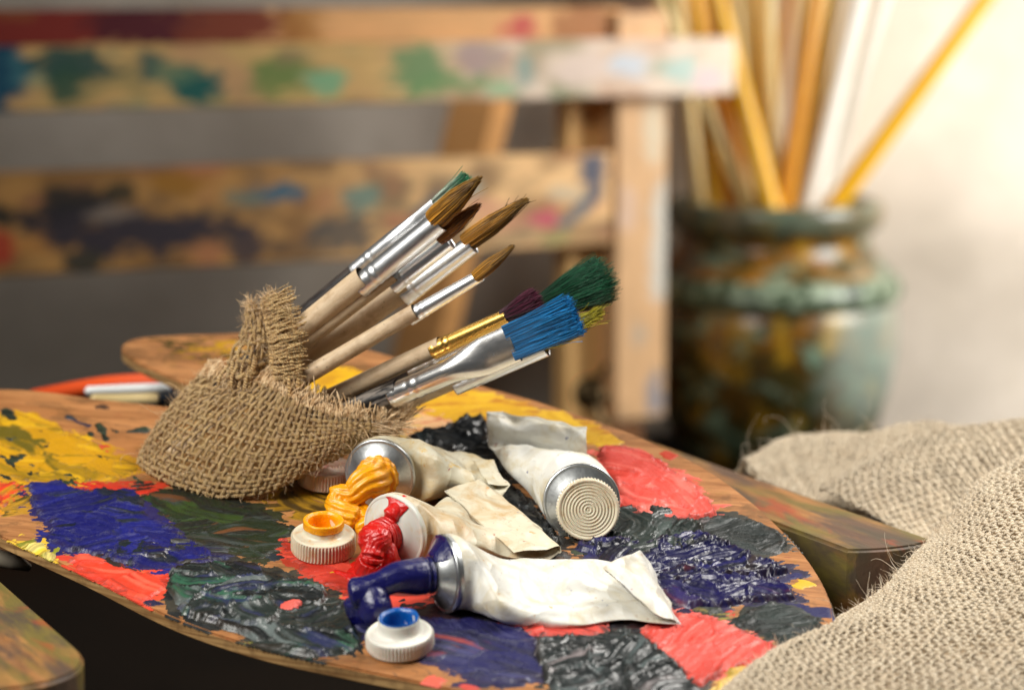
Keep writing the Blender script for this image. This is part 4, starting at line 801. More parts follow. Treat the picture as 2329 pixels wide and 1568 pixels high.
def brush(label, tail, f0, f1, tip, r0, r1, kind='round', hm='raw', fm='alu', cols=((150, 104, 34), (96, 70, 20)), flat=None, nstr=420, flare=1.0, belly=1.18, crimp=True, tipw=.05, tail_r=None, strand=.011, bend=(0, 0, 0), rdepth=1.0):
    """tail / f0 / f1 / tip as (u, v, depth): handle end, ferrule start, ferrule end, hair tip. radii in picture units"""
    A, B, Cc, T = at(*tail), at(*f0), at(*f1), at(*tip)
    ax, wd, nd = basis(Cc-A); kk = f1[2]/FP; R0, R1 = r0*kk, r1*kk
    hl = np.linalg.norm(B-A); fl = np.linalg.norm(Cc-B); bl = np.linalg.norm(T-Cc)
    b = thing('paint_brush', label, 'paint brush', A, 'paint brushes in the burlap pouch')
    rt = (tail_r or r0*.85)*kk; hh = np.linspace(0, hl+.3, 40); pr = np.stack([hh, rt+(R0*.97-rt)*sm(hh, 0, hl*.8), rt+(R0*.97-rt)*sm(hh, 0, hl*.8)], 1)
    pr[0, 1:] = .01
    # ferrule seat: the wood swells just below the metal
    g = G(); profile_tube(g, A, ax, wd, nd, pr, 28, hl, 1.0); g.build('handle', HM[hm], b)
    # ferrule
    t = np.linspace(0, 1, 90); w_ = R0+(R1-R0)*t; th_ = w_.copy()
    if flat:
        fw, ft = flat[0]*kk, flat[1]*kk; s_ = sm(t, .45, .8); w_ = R0*(1-s_)+fw*s_; th_ = R0*(1-s_)+ft*s_
    gro = np.zeros_like(t)
    for c_, dep, wd_ in ((.04, .02, .012), (.17, -.02, .014), (.21, .022, .014), (.25, -.02, .014)):
        gro += dep*np.exp(-((t-c_)/wd_)**2)
    if crimp == 'beads': gro += .016*np.sin(t*fl*60)*((t > .08) & (t < .14))
    w_ = w_+gro*R0; th_ = th_+gro*R0
    rows = np.stack([t*fl, w_, th_], 1)
    rows = np.concatenate([[[0, R0*.93, R0*.93]], rows, [[fl+.012, w_[-1]*.985, th_[-1]*.97], [fl-.02, w_[-1]*.9, th_[-1]*.85], [fl-.3, w_[-1]*.86, th_[-1]*.8]]])
    g = G(); profile_tube(g, B, ax, wd, nd, rows, 48, fl*.6, 1.0); fo = g.build('ferrule', MAT[fm], b)
    # crimp dimples as dark discs, their shade put into the colour
    g = G()
    for q in range(9):
        an = -2.6+q*.27+math.pi
        cpt = B+ax*fl*(.115)+wd*math.cos(an*1.0)*R0*1.01+nd*math.sin(-an)*R0*1.01
        nrm = unit(wd*math.cos(an)+nd*math.sin(-an)); lathe(g, [(0, .004), (.018, .004), (.026, -.004)], cpt, nrm, 8)
    g.build('crimp_dimple_shade', dark_dot, fo)
    # hair
    rg = np.random.default_rng(int(f1[0]*7+f1[1])); g = G(); k = 9; tt = np.linspace(0, 1, k)
    W = (flat[0] if flat else r1)*kk*.95; Th = (flat[1] if flat else r1)*kk*.9*rdepth
    if kind == 'round':
        prof = np.interp(tt, [0, .12, .3, .5, .75, .92, 1], [.95, 1.05, belly, belly*.95, belly*.6, .24, tipw])
    elif kind == 'flat':
        prof = np.interp(tt, [0, .15, .6, 1], [1, 1.03, 1.02, flare])
    else:                                                       # flared, rounded end
        prof = np.interp(tt, [0, .2, .5, .8, 1], [1, 1.1, 1+(flare-1)*.55, 1+(flare-1)*.92, flare])
    hair_ax = unit(T-Cc); 
    core = np.stack([tt*bl*.93, W*prof*.8, Th*prof*.8], 1); core[-1, 1:] *= .25; core[-2, 1:] *= .9
    c0, c1 = lin(cols[0]), lin(cols[1]); cc = (c0[None]*(1-tt[:, None])+c1[None]*tt[:, None])*.55
    wd2 = unit(wd-hair_ax*(wd@hair_ax)); nd2 = np.cross(hair_ax, wd2)*(1 if np.cross(hair_ax, wd2)@nd > 0 else -1)
    if kind == 'round': profile_tube(g, Cc, hair_ax, wd2, nd2, core, 20, C=np.repeat(cc[:, None], 20, 1))
    rr = np.sqrt(rg.random(nstr)); rr = np.where(rg.random(nstr) < .6, .8+.22*rg.random(nstr), rr); an = rg.random(nstr)*2*math.pi
    if kind == 'flat': x_ = rg.uniform(-1, 1, nstr); y_ = rg.uniform(-1, 1, nstr)
    else: x_, y_ = rr*np.cos(an), rr*np.sin(an)
    Lr = bl*np.clip(rg.normal(.97 if kind == 'flat' else .95, .02 if kind == 'flat' else .06, nstr), .5, 1.04)
    if kind == 'flare': Lr = bl*(1-.16*rr**2)*np.clip(rg.normal(.98, .035, nstr), .7, 1.05)
    ck = rg.integers(0, 26, nstr); wav = rg.normal(0, .022, (nstr, 3))+rg.normal(0, .05, (26, 3))[ck]*.8; stray = rg.random(nstr) < .014
    P = (Cc+hair_ax*(-.12+(Lr[:, None]+.12)*tt[None])[..., None]+(x_[:, None]*W*prof[None])[..., None]*wd2+(y_[:, None]*Th*prof[None])[..., None]*nd2)
    P = P+wav[:, None]*(tt[None, :, None]**2)*(1+stray[:, None, None]*2.5)*bl*.45+rg.normal(0, .006, P.shape)*tt[None, :, None]+np.asarray(bend)*(tt[None, :, None]**2)
    mixv = np.clip(tt[None]*1.0+rg.normal(0, .25, (nstr, 1)), 0, 1)[..., None]; Cs = (c0*(1-mixv)+c1*mixv)*(.3+1.3*rg.random((nstr, 1, 1))**1.4)
    if len(cols) > 2:
        sel = rg.random(nstr) < cols[3]; Cs[sel] = lin(cols[2])*(.7+.6*rg.random((sel.sum(), 1, 1)))
    tubes(g, P, strand*(.7+.6*rg.random((nstr, 1)))*np.linspace(1, .55, k)[None], 4, C=Cs)
    g.build('bristles', MAT['bristle'], b); return b
dark_dot = M('crimp_shadow'); dark_dot = dark_dot.out(lin((60, 58, 56)), .5, None, .6)
BRN = ((192, 134, 40), (124, 90, 26))
brush('thick round brush with brown hair, uppermost of the upper bundle', (430, 958, 66.0), (818, 652, 64.4), (992, 496, 63.6), (1088, 409, 63.1), 29, 27, cols=BRN, nstr=520, belly=1.0, tail_r=27)
brush('flat brush with green tipped white hair behind the thick round brush', (430, 930, 67.4), (806, 618, 65.8), (990, 468, 65.1), (1066, 402, 64.8), 21, 20, 'flat', 'dark', flat=(17, 6), cols=((206, 214, 200), (20, 128, 84)), nstr=260, flare=1.02, tail_r=16)
brush('medium round brush with fine brown point, second in the upper bundle', (400, 1000, 66.0), (893, 650, 64.5), (1004, 536, 63.9), (1087, 468, 63.5), 21, 18, cols=((186, 120, 38), (122, 72, 26)), nstr=380, belly=1.08, tail_r=24)
brush('thin brush with dark navy hair half hidden behind the medium one', (470, 940, 67.2), (884, 626, 65.3), (980, 528, 64.8), (1030, 490, 64.5), 14, 12, cols=((36, 34, 46), (34, 36, 70)), nstr=220, tail_r=14)
brush('round brush with long brown hair, third in the upper bundle', (410, 1030, 66.6), (916, 672, 65.3), (1066, 548, 64.9), (1184, 464, 64.6), 28, 23, cols=BRN, nstr=520, belly=1.08, tail_r=26, bend=(.1, 0, .08))
brush('slim round brush with small brown point, lowest of the upper bundle', (380, 1040, 65.4), (929, 722, 63.8), (1088, 624, 63.2), (1162, 566, 62.9), 20, 14, cols=BRN, nstr=300, belly=1.12, tail_r=27, bend=(.03, 0, .05))
brush('brush with gold ferrule and wine red hair in the lower bundle', (400, 1066, 67.0), (984, 797, 64.0), (1152, 716, 63.2), (1232, 678, 62.9), 22, 17, 'flare', 'raw', 'gold', cols=((40, 24, 32), (96, 34, 58)), nstr=420, flare=1.9, tail_r=20)
brush('wide flat brush with bright blue hair in the lower bundle', (430, 1095, 66.8), (892, 900, 64.1), (1168, 776, 62.6), (1312, 714, 61.9), 30, 30, 'flat', 'black', 'chrome', flat=(45, 12), cols=((14, 94, 146), (20, 132, 196)), nstr=1700, flare=1.05, tail_r=24, strand=.009)
brush('bushy brush with flared dark green hair behind the blue flat brush', (420, 1085, 68.0), (935, 848, 65.9), (1212, 708, 64.9), (1398, 622, 64.3), 24, 27, 'flare', 'dark', 'chrome', cols=((14, 50, 34), (16, 92, 58)), nstr=1500, flare=2.05, tail_r=20, rdepth=.8, strand=.008)
brush('brush with olive yellow hair peeking out below the blue flat brush', (470, 1115, 67.6), (1036, 882, 65.2), (1236, 780, 64.4), (1364, 708, 63.9), 17, 18, 'round', 'raw', 'alu', cols=((150, 140, 26), (170, 160, 40)), nstr=420, belly=1.6, tail_r=18, tipw=.6)

# brushes lying behind and beside the palette
def lying(name, label, cat, pts, rads, cols, mat=None):
    P = np.array([at(*p) for p in pts]); P = cr(P, 40); r_ = np.interp(np.linspace(0, 1, 40), np.linspace(0, 1, len(rads)), rads)*pts[0][2]/FP; r_[0] = r_[-1] = .02
    c = np.array([lin(x) for x in cols]); cc = np.stack([np.interp(np.linspace(0, 1, 40), [q[0] for q in zip(np.linspace(0, 1, len(cols)))], c[:, i]) for i in range(3)], -1)
    g = G(); tubes(g, P[None], r_[None], 16, C=cc[None]); return tag(g.build(name, MAT['glossy_stick']), label, cat)
MAT['glossy_stick'] = vcol('lacquered_stick', .3, .5)
lying('orange_pencil', 'long orange lacquered handle lying behind the palette notch', 'brush handle', [(60, 905, 78.0), (240, 876, 79), (420, 866, 80), (560, 852, 81)], [18, 22, 24, 24], [(190, 64, 20), (222, 84, 36), (226, 104, 70), (190, 70, 40)])
lying('white_handle', 'white handle end lying behind the palette notch', 'brush handle', [(192, 888, 76.0), (280, 885, 76.3), (366, 882, 76.6), (380, 881.6, 76.7)], [10, 12, 12, 11], [(236, 240, 240), (240, 244, 244), (232, 238, 240)])
lying('cream_handle', 'cream handle end just below the white one behind the notch', 'brush handle', [(205, 905, 75.3), (280, 907, 75.5), (340, 905, 75.6), (362, 904, 75.6)], [10, 13, 13, 12], [(226, 200, 140), (238, 214, 158), (232, 206, 150)])
lying('dark_handle', 'dark blue black handle lying behind the notch beside the pouch', 'brush handle', [(350, 905, 77.5), (430, 906, 77.6), (520, 906, 77.7), (620, 900, 77.8)], [22, 26, 26, 24], [(14, 24, 34), (12, 30, 48), (10, 20, 30)])
lying('metal_ferrule_brush', 'brush with worn metal ferrule poking out under the palette at left', 'paint brush', [(-160, 1245, 63), (-40, 1262, 63), (30, 1276, 63), (70, 1292, 63.2)], [20, 22, 20, 8], [(60, 50, 40), (150, 140, 120), (120, 112, 100), (40, 36, 34)])

# ================================================================== paint tubes
def tube_body(g, secs, seed, amp=.06, nseg=110, nc=72, crease=()):
    """secs rows: centre(3), width dir(3), thickness dir(3), half width, half thickness. Crumpled loft."""
    A = np.array([np.concatenate([np.asarray(c, float), np.asarray(w_, float), np.asarray(n_, float), [a, b]]) for c, w_, n_, a, b in secs])
    Q = cr(A, nseg); c, w_, n_, a, b = Q[:, :3], unit(Q[:, 3:6]), Q[:, 6:9], np.maximum(Q[:, 9], .02), np.maximum(Q[:, 10], .012)
    n_ = unit(n_-w_*np.sum(n_*w_, 1, keepdims=True)); th = np.arange(nc)*2*math.pi/nc
    fl = np.clip(1-b/a, 0, 1)[:, None]; ex = 1-.35*fl                       # flatter sections get sharper edges
    cs, sn = np.cos(th)[None], np.sin(th)[None]
    X = np.sign(cs)*np.abs(cs)**ex*a[:, None]; Y = np.sign(sn)*np.abs(sn)**(1.0)*b[:, None]
    s_ = np.linspace(0, 1, nseg)[:, None]; env = sm(s_, .04, .22)*np.ones((1, nc))
    u_, v_ = s_*5.5+np.zeros((1, nc)), X/.62+np.where(sn >= 0, 0, 40)
    f1, f2 = worley(u_+.6*fbm(u_, v_, 0, seed, 2), v_, seed)
    g1, g2 = worley(u_*.55+3, v_*.5+3, seed+2)
    dsp = (f1-.45)*.7+(g1-.45)*1.1+(fbm(u_*.6, v_*.7, 0, seed+9, 3)-.5)*.9
    lim = np.minimum(amp*1.35, .8*b[:, None]+.03)
    Y = Y+dsp*lim*env*np.where(np.abs(sn) > .02, np.sign(sn)*np.abs(sn)**.4, 0); X = X*(1+.03*(fbm(u_*1.2, v_*0+3, 0, seed+4, 2)-.5)*env)
    h1, h2 = worley(s_*4.2+0*X+.4*fbm(s_*5+0*X, X*1.2, 0, seed+7, 2), X/.8+7, seed+11)
    com = ((h1-.45)*.22+(fbm(s_*7+0*X, X*.9, 0, seed+13, 3)-.5)*.14)*sm(fl, .35, .75)*sm(s_, .1, .3)*(1-.5*sm(s_, .86, 1)); Y = Y+com
    P = c[:, None]+X[..., None]*w_[:, None]+Y[..., None]*n_[:, None]
    return g.grid(P, True, 6, 6)
def tube_head(t, c, ax, R_, neck=True, neck_r=.45, neck_l=.55, cone=.32, mat='shoulder', nm=None):
    g = G(); pr = [(R_*1.0, -.12), (R_*1.015, -.05), (R_*1.02, 0), (R_*1.0, .045), (R_*.95, .06), (R_*.92, .06), (R_*.75, .06+cone*.4), (neck_r*1.25, .06+cone*.92), (neck_r*1.05, .06+cone)]
    lathe(g, cr(np.array(pr), 40), c, ax, 64, su=1, sv=4); sh = g.build('shoulder', MAT[mat], t)
    if neck:
        h = np.linspace(0, neck_l, 60); r = neck_r+.035*np.clip(np.sin(h*2*math.pi/.16), -.4, 1)
        pr = np.concatenate([np.stack([r, h+.05+cone], 1), [(neck_r*.9, neck_l+.06+cone), (neck_r*.7, neck_l+.04+cone), (neck_r*.68, cone)]])
        g = G(); lathe(g, pr, c, ax, 48); g.build('neck', nm or MAT[mat], t)
    return sh
def cap_mesh(g, c, ax, r, h, style):
    teeth = 58
    kn = lambda rr, hh, th: .032*np.sin(th*teeth)*((hh > .06) & (hh < h-.05) & (rr > r*.97))
    if style == 'closed':                                            # closed end outwards, concentric rings on it
        rr = np.linspace(.0, r*.86, 70); ring = .018*np.cos(rr*2*math.pi/.083)
        top = np.stack([rr[::-1], (h-.035+ring[::-1])], 1)
        pr = np.concatenate([[(r*.9, 0), (r, .02), (r, .07), (r, h-.06), (r, h-.02), (r*.965, h+.012), (r*.92, h+.012), (r*.885, h-.02)], top])
    else:                                                            # lying open side up, skirt with a neck ring
        q = r*.62; H2 = h+.34
        pr = np.array([(0, 0), (r*.96, 0), (r, .03), (r, .07), (r, h*.5), (r, h-.06), (r*.99, h-.02), (r*.95, h), (r*.86, h+.005), (q*1.12, h+.03), (q*1.04, h+.08), (q*1.02, H2-.05), (q*1.0, H2), (q*.94, H2+.02), (q*.86, H2), (q*.8, H2-.06), (q*.78, h-.1), (q*.5, h-.16), (0, h-.16)])
    pr2 = []
    for i in range(len(pr)-1):
        n_ = max(2, int(np.linalg.norm(np.subtract(pr[i+1], pr[i]))/.075)); pr2 += [tuple(np.array(pr[i])*(1-t)+np.array(pr[i+1])*t) for t in np.linspace(0, 1, n_, endpoint=False)]
    pr2.append(tuple(pr[-1])); lathe(g, pr2, c, ax, 232, knurl=kn)
def blob_mesh(name, parts, mat, parent, voxel=.035, smooth_it=6, noise=(0, 1)):
    """merge lofted pieces of soft paint into one skin"""
    g = G()
    for P, r_, ridges, amp in parts:
        P = cr(np.asarray(P, float), 60); rr = np.interp(np.linspace(0, 1, 60), np.linspace(0, 1, len(r_)), r_); ke = np.sqrt(np.clip(1-(1-np.arange(7)/6.5)**2, 0, 1)); rr[:7] *= ke; rr[-7:] *= ke[::-1]; rr[0] = rr[-1] = .003
        T, A, B = frames(P[None]); n = 40; th = np.arange(n)*2*math.pi/n; s_ = np.linspace(0, 1, 60)[:, None]
        rad = rr[:, None]*(1+amp*np.abs(np.sin(th[None]*ridges/2+s_*3.0)))*(1+.12*(fbm(s_*6+0*th, np.cos(th)[None]*1.4+3, np.sin(th)[None]*1.4+3, 5, 3)-.5))
        V = P[:, None]+rad[..., None]*(np.cos(th)[None, :, None]*A[0][:, None]+np.sin(th)[None, :, None]*B[0][:, None]); g.grid(V, True)
    o = g.build(name, MAT[mat] if isinstance(mat, str) else mat, parent)
    m = o.modifiers.new('merge', 'REMESH'); m.mode = 'VOXEL'; m.voxel_size = voxel*S; m.use_smooth_shade = True
    m = o.modifiers.new('soften', 'SMOOTH'); m.iterations = smooth_it; m.factor = .5
    return o
def solid_paint(name, col, rough=.27, coat=.3, streak=None):
    m = M(name); n = m.noise(m.obj(), 5, 3, .6); n2 = m.noise(m.obj(), 18, 3, .6)
    c = m.mix(m.ramp(n, [(.3, 0), (.7, 1)]), lin(col)*.9, lin(col)*1.1)
    return m.out(c, rough, m.bump(m.math('ADD', n2, m.math('MULTIPLY', n, 1.5)), .3, .0008), Coat_Weight=coat, Coat_Roughness=.2, Subsurface_Weight=.08, Subsurface_Scale=.001)
PY_ = solid_paint('cadmium_yellow_paint', (240, 160, 8)); PR_ = solid_paint('cadmium_red_paint', (196, 22, 16)); PB_ = solid_paint('ultramarine_paint', (14, 14, 78), .26, .4); PB2 = solid_paint('phthalo_blue_smear', (10, 84, 160))
def onp(u, v, h): return pal(u, v, h)

# ---- capped tube, cap towards the viewer, flattened end folded up behind
R4 = .99; ax4 = unit(unit(-ray(1330, 1150))+np.array([.05, 0, -.06])); pc = pal(1337, 1158, .80)
c0 = at(1322, 1141, pc[1]+.72)
t4 = thing('paint_tube', 'capped white paint tube with ribbed cream cap facing the viewer', 'paint tube', c0, 'crumpled paint tubes on the palette')
wd = unit(np.cross(ax4, (0, 0, 1))); wd = wd if wd[0] > 0 else -wd; nn = unit(np.cross(ax4, wd)); nn = nn if nn[2] > 0 else -nn
bk = -ax4
tw = unit(at(1346, 1018, 65.4)-at(1096, 972, 66.6)); up_ = np.array([0, -.15, 1.0])
def sec(u, v, y, w_, n_, a, b): return (at(u, v, y), w_, n_, a, b)
S4 = [(c0, wd, nn, R4, R4), (c0+bk*.5, wd, nn, R4*1.01, R4), sec(1296, 1106, 63.4, unit(wd*2+tw), nn, 1.1, .88), sec(1262, 1072, 64.4, unit(wd+tw), nn, 1.28, .6), sec(1236, 1046, 65.3, tw, unit(nn+bk*.3), 1.42, .34), sec(1224, 1033, 65.9, tw, unit(PN*.5+bk), 1.48, .16), sec(1222, 1018, 66.1, tw, bk, 1.49, .09),
      sec(1221, 990, 66.0, tw, bk-PN*.1, 1.5, .08), sec(1220, 962, 66.2, tw, bk-PN*.2, 1.5, .07), sec(1220, 953, 66.4, tw, bk+PN, 1.5, .05), sec(1220, 965, 66.6, tw, bk, 1.48, .04), sec(1220, 1000, 66.6, tw, bk, 1.46, .03)]
g = G(); tube_body(g, S4, 4, .15, 130); g.build('body', MAT['skin'], t4)
tube_head(t4, c0, ax4, R4*1.01, neck=False, cone=.12)
g = G(); cap_mesh(g, pc-ax4*.50, ax4, .80, .60, 'closed'); g.build('screw_cap', MAT['cap'], t4)

# ---- blue tube, front
def flat_sec(ua, va, ha, ub, vb, hb, thick, n=PN):
    A, B = onp(ua, va, ha), onp(ub, vb, hb); d = B-A; L = np.linalg.norm(d); return ((A+B)/2, d/L, np.asarray(n), L/2, thick)
R3 = .94; c3 = pal(1010, 1303, R3); a3 = unit(np.array([-.9, -.42, 0])); a3 = unit(a3-PN*(a3@PN)+PN*.1)
t3 = thing('paint_tube', 'white paint tube oozing dark blue paint, nearest the viewer', 'paint tube', c3, 'crumpled paint tubes on the palette')
w3 = unit(np.cross(PN, a3)); n3 = unit(np.cross(a3, w3)); n3 = n3 if n3@PN > 0 else -n3; w3 = w3 if w3[1] > 0 else -w3
S3 = [(c3, w3, n3, R3, R3), (c3-a3*.35, w3, n3, R3*1.0, R3*.98), (pal(1078, 1316, .74), unit(w3+PY), n3, 1.04, .78), (pal(1140, 1338, .52), PY, PN, 1.24, .52), flat_sec(1215, 1410, .25, 1205, 1278, .42, .38), flat_sec(1310, 1414, .22, 1300, 1274, .38, .27), flat_sec(1400, 1408, .16, 1366, 1276, .3, .17), flat_sec(1480, 1420, .12, 1426, 1284, .24, .11),
      flat_sec(1530, 1422, .08, 1458, 1276, .3, .07, unit(PN+np.array([.6, 0, 0]))), flat_sec(1542, 1418, .12, 1468, 1262, .55, .045, np.array([1.0, 0, .1])), flat_sec(1537, 1412, .2, 1452, 1252, .9, .045, unit(-PN+np.array([.6, 0, 0]))), flat_sec(1514, 1404, .30, 1412, 1266, 1.08, .04, -PN+np.array([.1, 0, 0])), flat_sec(1488, 1394, .40, 1370, 1290, 1.16, .025, -PN+np.array([.1, 0, 0]))]
g = G(); tube_body(g, S3, 9, .16, 150); g.build('body', MAT['skin'], t3)
tube_head(t3, c3, a3, R3*1.01, cone=.3, neck_r=.42, neck_l=.3, nm=PB_)
nz = c3+a3*.62; yb = nz[1]
blob_mesh('squeezed_paint', [([nz-a3*.3, nz+a3*.1, at(905, 1312, yb-.25), at(868, 1326, yb-.4), at(830, 1342, yb-.5), at(792, 1352, yb-.5)], [.41, .43, .38, .32, .36, .42], 8, .04), ([at(842, 1340, yb-.5), at(852, 1366, yb-.65), at(854, 1388, yb-.65), onp(848, 1414, .0)], [.3, .38, .42, .4], 2, .02), ([at(806, 1356, yb-.4), onp(818, 1396, .2), onp(826, 1412, .0)], [.3, .3, .32], 2, .02), ([onp(800, 1405, 0), onp(850, 1416, .03), onp(890, 1410, 0)], [.16, .28, .16], 2, .05)], PB_, t3, .03, 7)
def smear(t, c, ax, R_, a0, a1, r0, r1, mat, h=.05, cone=.3, name='paint_smear', seed=1):
    """thin paint on the shoulder cone between angles a0..a1"""
    ax = unit(ax); e1 = unit(np.cross((0, 0, 1), ax)); e2 = np.cross(ax, e1); n1, n2 = 70, 40
    A, Rr = np.meshgrid(np.linspace(a0, a1, n1), np.linspace(r0, r1, n2), indexing='ij')
    ed = np.minimum(np.minimum((A-a0), (a1-A))*.5, np.minimum(Rr-r0, r1-Rr)*1.0)+(fbm(A*3, Rr*4, 0, seed, 3)-.5)*.22
    pr = cr(np.array([(R_*.95, .06), (R_*.92, .06), (R_*.75, .06+cone*.4), (.53, .06+cone*.92), (.44, .06+cone)]), 40)
    base = np.interp(Rr, pr[::-1, 0], pr[::-1, 1])
    hh = base+np.where(ed > 0, h*(1-np.exp(-ed/.05)), ed*.6-.015)
    P = np.asarray(c)+(Rr*np.cos(A))[..., None]*e1+(Rr*np.sin(A))[..., None]*e2+hh[..., None]*ax
    g = G(); g.grid(P); return g.build(name, mat, t)
smear(t3, c3, a3, R3*1.01, .7, 2.0, .46, .95, PB_, .04, .3, seed=3)

# ---- red tube, middle
R2 = .94; c2 = pal(897, 1207, R2); a2 = unit(np.array([-.58, -.81, 0])); a2 = unit(a2-PN*(a2@PN)+PN*.06)
t2 = thing('paint_tube', 'stained cream paint tube oozing red paint, between the other open tubes', 'paint tube', c2, 'crumpled paint tubes on the palette')
w2 = unit(np.cross(PN, a2)); w2 = w2 if w2[0] < 0 else -w2; n2 = unit(np.cross(a2, w2)); n2 = n2 if n2@PN > 0 else -n2
S2 = [(c2, w2, n2, R2, R2), (c2-a2*.3, w2, n2, R2, R2*.98), (pal(966, 1206, .76), unit(w2*.8+PY*.6), n2, 1.05, .76), (pal(1020, 1206, .55), unit(np.array([-.45, .9, .1])), PN, 1.22, .5), flat_sec(1122, 1258, .25, 1016, 1140, .42, .32), flat_sec(1180, 1268, .2, 1050, 1136, .36, .2), flat_sec(1240, 1268, .16, 1080, 1126, .34, .12), flat_sec(1268, 1258, .18, 1092, 1110, .4, .08, unit(PN+np.array([.6, .3, 0]))),
      flat_sec(1282, 1250, .27, 1094, 1094, .55, .05, np.array([1.0, .4, .1])), flat_sec(1268, 1242, .38, 1080, 1084, .7, .045, unit(-PN+np.array([.4, .2, 0]))), flat_sec(1225, 1250, .42, 1046, 1098, .74, .04, -PN), flat_sec(1168, 1258, .44, 1010, 1116, .74, .025, -PN)]
g = G(); tube_body(g, S2, 15, .13, 150); g.build('body', MAT['skin_r'], t2)
MAT['shoulder_w'] = plastic('enamelled_shoulder', lin((206, 206, 196)), lin((200, 170, 120)), .5)
tube_head(t2, c2, a2, R2*1.01, cone=.2, neck_r=.44, neck_l=.36, mat='shoulder_w', nm=PR_)
nz = c2+a2*.58; yr = nz[1]
blob_mesh('squeezed_paint', [([nz-a2*.3, nz+a2*.04], [.46, .43], 5, .04), ([nz-a2*.05, nz+a2*.22+PN*.03, at(862, 1224, yr-.36), at(850, 1250, yr-.42), at(844, 1272, yr-.5), onp(836, 1298, .0)], [.4, .4, .31, .27, .3, .42], 13, .09), ([nz+a2*.1-PN*.1, at(876, 1240, yr-.2), at(886, 1266, yr-.25), onp(888, 1300, .0)], [.26, .22, .22, .34], 9, .1), ([at(884, 1178, yr+.1), at(906, 1152, yr+.25), at(922, 1128, yr+.5)], [.24, .17, .1], 3, .1),
    ([onp(790, 1300, -.05), onp(838, 1312, .02), onp(900, 1318, .0), onp(950, 1324, -.05)], [.12, .24, .24, .14], 7, .2), ([onp(800, 1284, -.05), onp(836, 1300, .04), onp(885, 1306, .0)], [.1, .2, .18], 7, .22), ([onp(756, 1300, -.06), onp(800, 1318, -.03), onp(850, 1334, -.05)], [.08, .14, .1], 3, .2), ([onp(850, 1325, -.06), onp(890, 1336, -.02), onp(930, 1340, -.05)], [.1, .15, .1], 5, .2)], PR_, t2, .022, 1)
smear(t2, c2, a2, R2*1.01, .9, 1.75, .45, .93, PR_, .07, .2, seed=5)

# ---- yellow tube, behind
R1 = .95; c1 = pal(864, 1078, R1); a1 = unit(np.array([-.25, -.97, 0])); a1 = unit(a1-PN*(a1@PN)+PN*.12)
t1 = thing('paint_tube', 'yellow smeared paint tube oozing golden yellow paint below the pouch', 'paint tube', c1, 'crumpled paint tubes on the palette')
w1 = unit(np.cross(PN, a1)); w1 = w1 if w1[0] < 0 else -w1; n1 = unit(np.cross(a1, w1)); n1 = n1 if n1@PN > 0 else -n1
S1 = [(c1, w1, n1, R1, R1), (c1-a1*.3, w1, n1, R1*1.01, R1), (pal(932, 1070, .85), unit(w1+np.array([-.3, .9, 0])), n1, 1.04, .86), (pal(990, 1068, .68), unit(np.array([-.55, .83, .1])), PN, 1.16, .62), (pal(1040, 1074, .5), unit(np.array([-.4, .9, .1])), PN, 1.25, .36), flat_sec(1090, 1132, .3, 1040, 1030, .5, .22), flat_sec(1128, 1132, .3, 1088, 1040, .5, .14), flat_sec(1150, 1118, .36, 1120, 1050, .5, .09), flat_sec(1150, 1104, .5, 1110, 1046, .62, .05, np.array([1, 0, .2])), flat_sec(1110, 1104, .55, 1076, 1048, .66, .04, -PN)]
g = G(); tube_body(g, S1, 23, .2, 130); g.build('body', MAT['skin_y'], t1)
tube_head(t1, c1, a1, R1*1.01, cone=.16, neck_r=.44, neck_l=.3)
nz = c1+a1*.44; yy = nz[1]
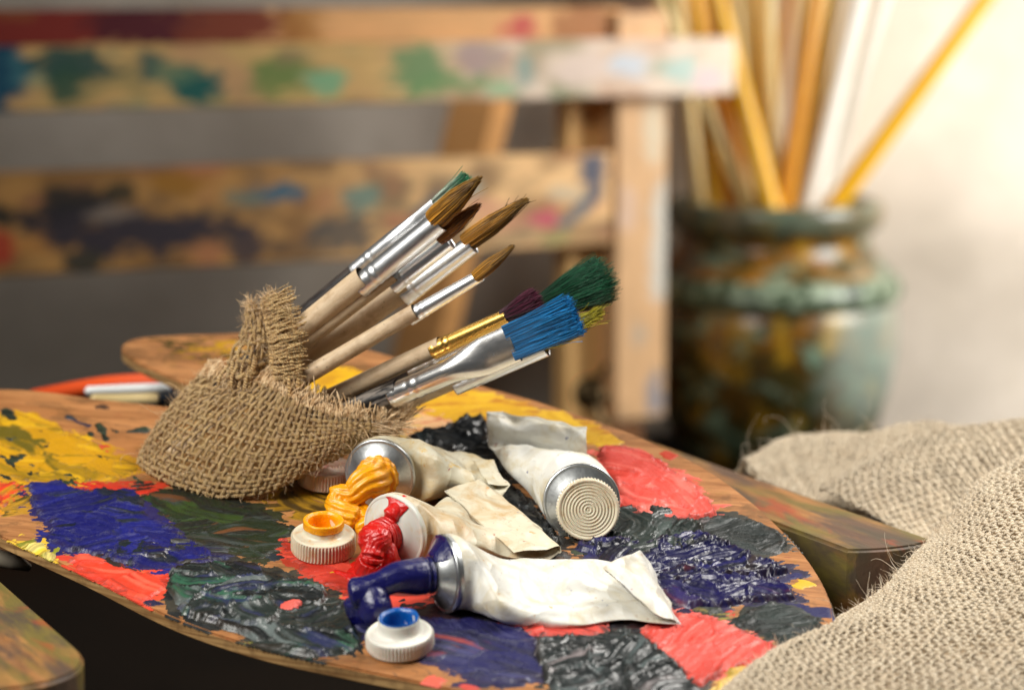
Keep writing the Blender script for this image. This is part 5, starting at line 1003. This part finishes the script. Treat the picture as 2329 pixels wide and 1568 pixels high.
blob_mesh('squeezed_paint', [([nz-a1*.3, nz+a1*.02], [.56, .54], 14, .08), ([nz-a1*.1, nz+a1*.3+PN*.05, at(826, 1100, yy-.45), at(798, 1124, yy-.5), at(768, 1118, yy-.5), at(748, 1108, yy-.5)], [.42, .42, .36, .28, .2, .05], 11, .22), ([at(776, 1122, yy-.5), at(764, 1146, yy-.6), at(782, 1166, yy-.8), onp(816, 1182, .3)], [.2, .25, .28, .28], 10, .24), ([onp(786, 1176, .12), onp(818, 1172, .26), onp(836, 1192, .2), onp(806, 1204, .1)], [.2, .3, .26, .16], 6, .25), ([onp(768, 1165, .1), onp(774, 1190, .05)], [.2, .16], 5, .2)], PY_, t1, .022, 1)

# ================================================================== loose screw caps
def loose(label, u, v, r, h, mat, ringmat, tilt=(0, 0, 0), lo_=1.06):
    base = pal(u, v, .05); ax = unit(PN+np.asarray(tilt)); c = thing('screw_cap', label, 'screw cap', base, 'loose screw caps on the palette')
    g = G(); cap_mesh(g, base, ax, r, h, 'open'); s_ = g.build('cap', mat, c)
    if ringmat is not None:
        q = r*.62; H2 = h+.34; g = G(); pr = [(q*lo_, H2-(.16 if lo_ > 1.02 else -.01)), (q*lo_, H2-(.06 if lo_ > 1.02 else -.02)), (q*min(lo_, 1.04), H2+.025), (q*.95, H2+.045), (q*.85, H2+.015), (q*.77, H2-.06), (q*.745, h-.06), (q*.4, h-.12), (.01, h-.13)]
        n_ = lambda rr, hh, th: .045*(fbm(np.cos(th)*2.2+rr*0, np.sin(th)*2.2+hh*3, 0, int(u), 3)-.5)*(rr > .1)
        lathe(g, cr(np.array(pr), 40), base, ax, 96, knurl=n_); g.build('paint_ring', ringmat, c)
    return c
loose('cream screw cap lying open side up, rim coated in yellow paint', 735, 1252, .80, .52, MAT['cap_yellow'], PY_, (.04, -.03, 0))
loose('white screw cap with blue paint inside, nearest the viewer', 910, 1470, .78, .42, MAT['cap_white'], PB2, (-.03, -.02, 0), .98)
base = pal(742, 1098, .05); c = thing('screw_cap', 'pinkish screw cap half hidden below the pouch', 'screw cap', base, 'loose screw caps on the palette')
g = G(); cap_mesh(g, base, unit(PN+np.array([.05, .05, 0])), .76, .5, 'closed'); g.build('cap', MAT['cap_pink'], c)
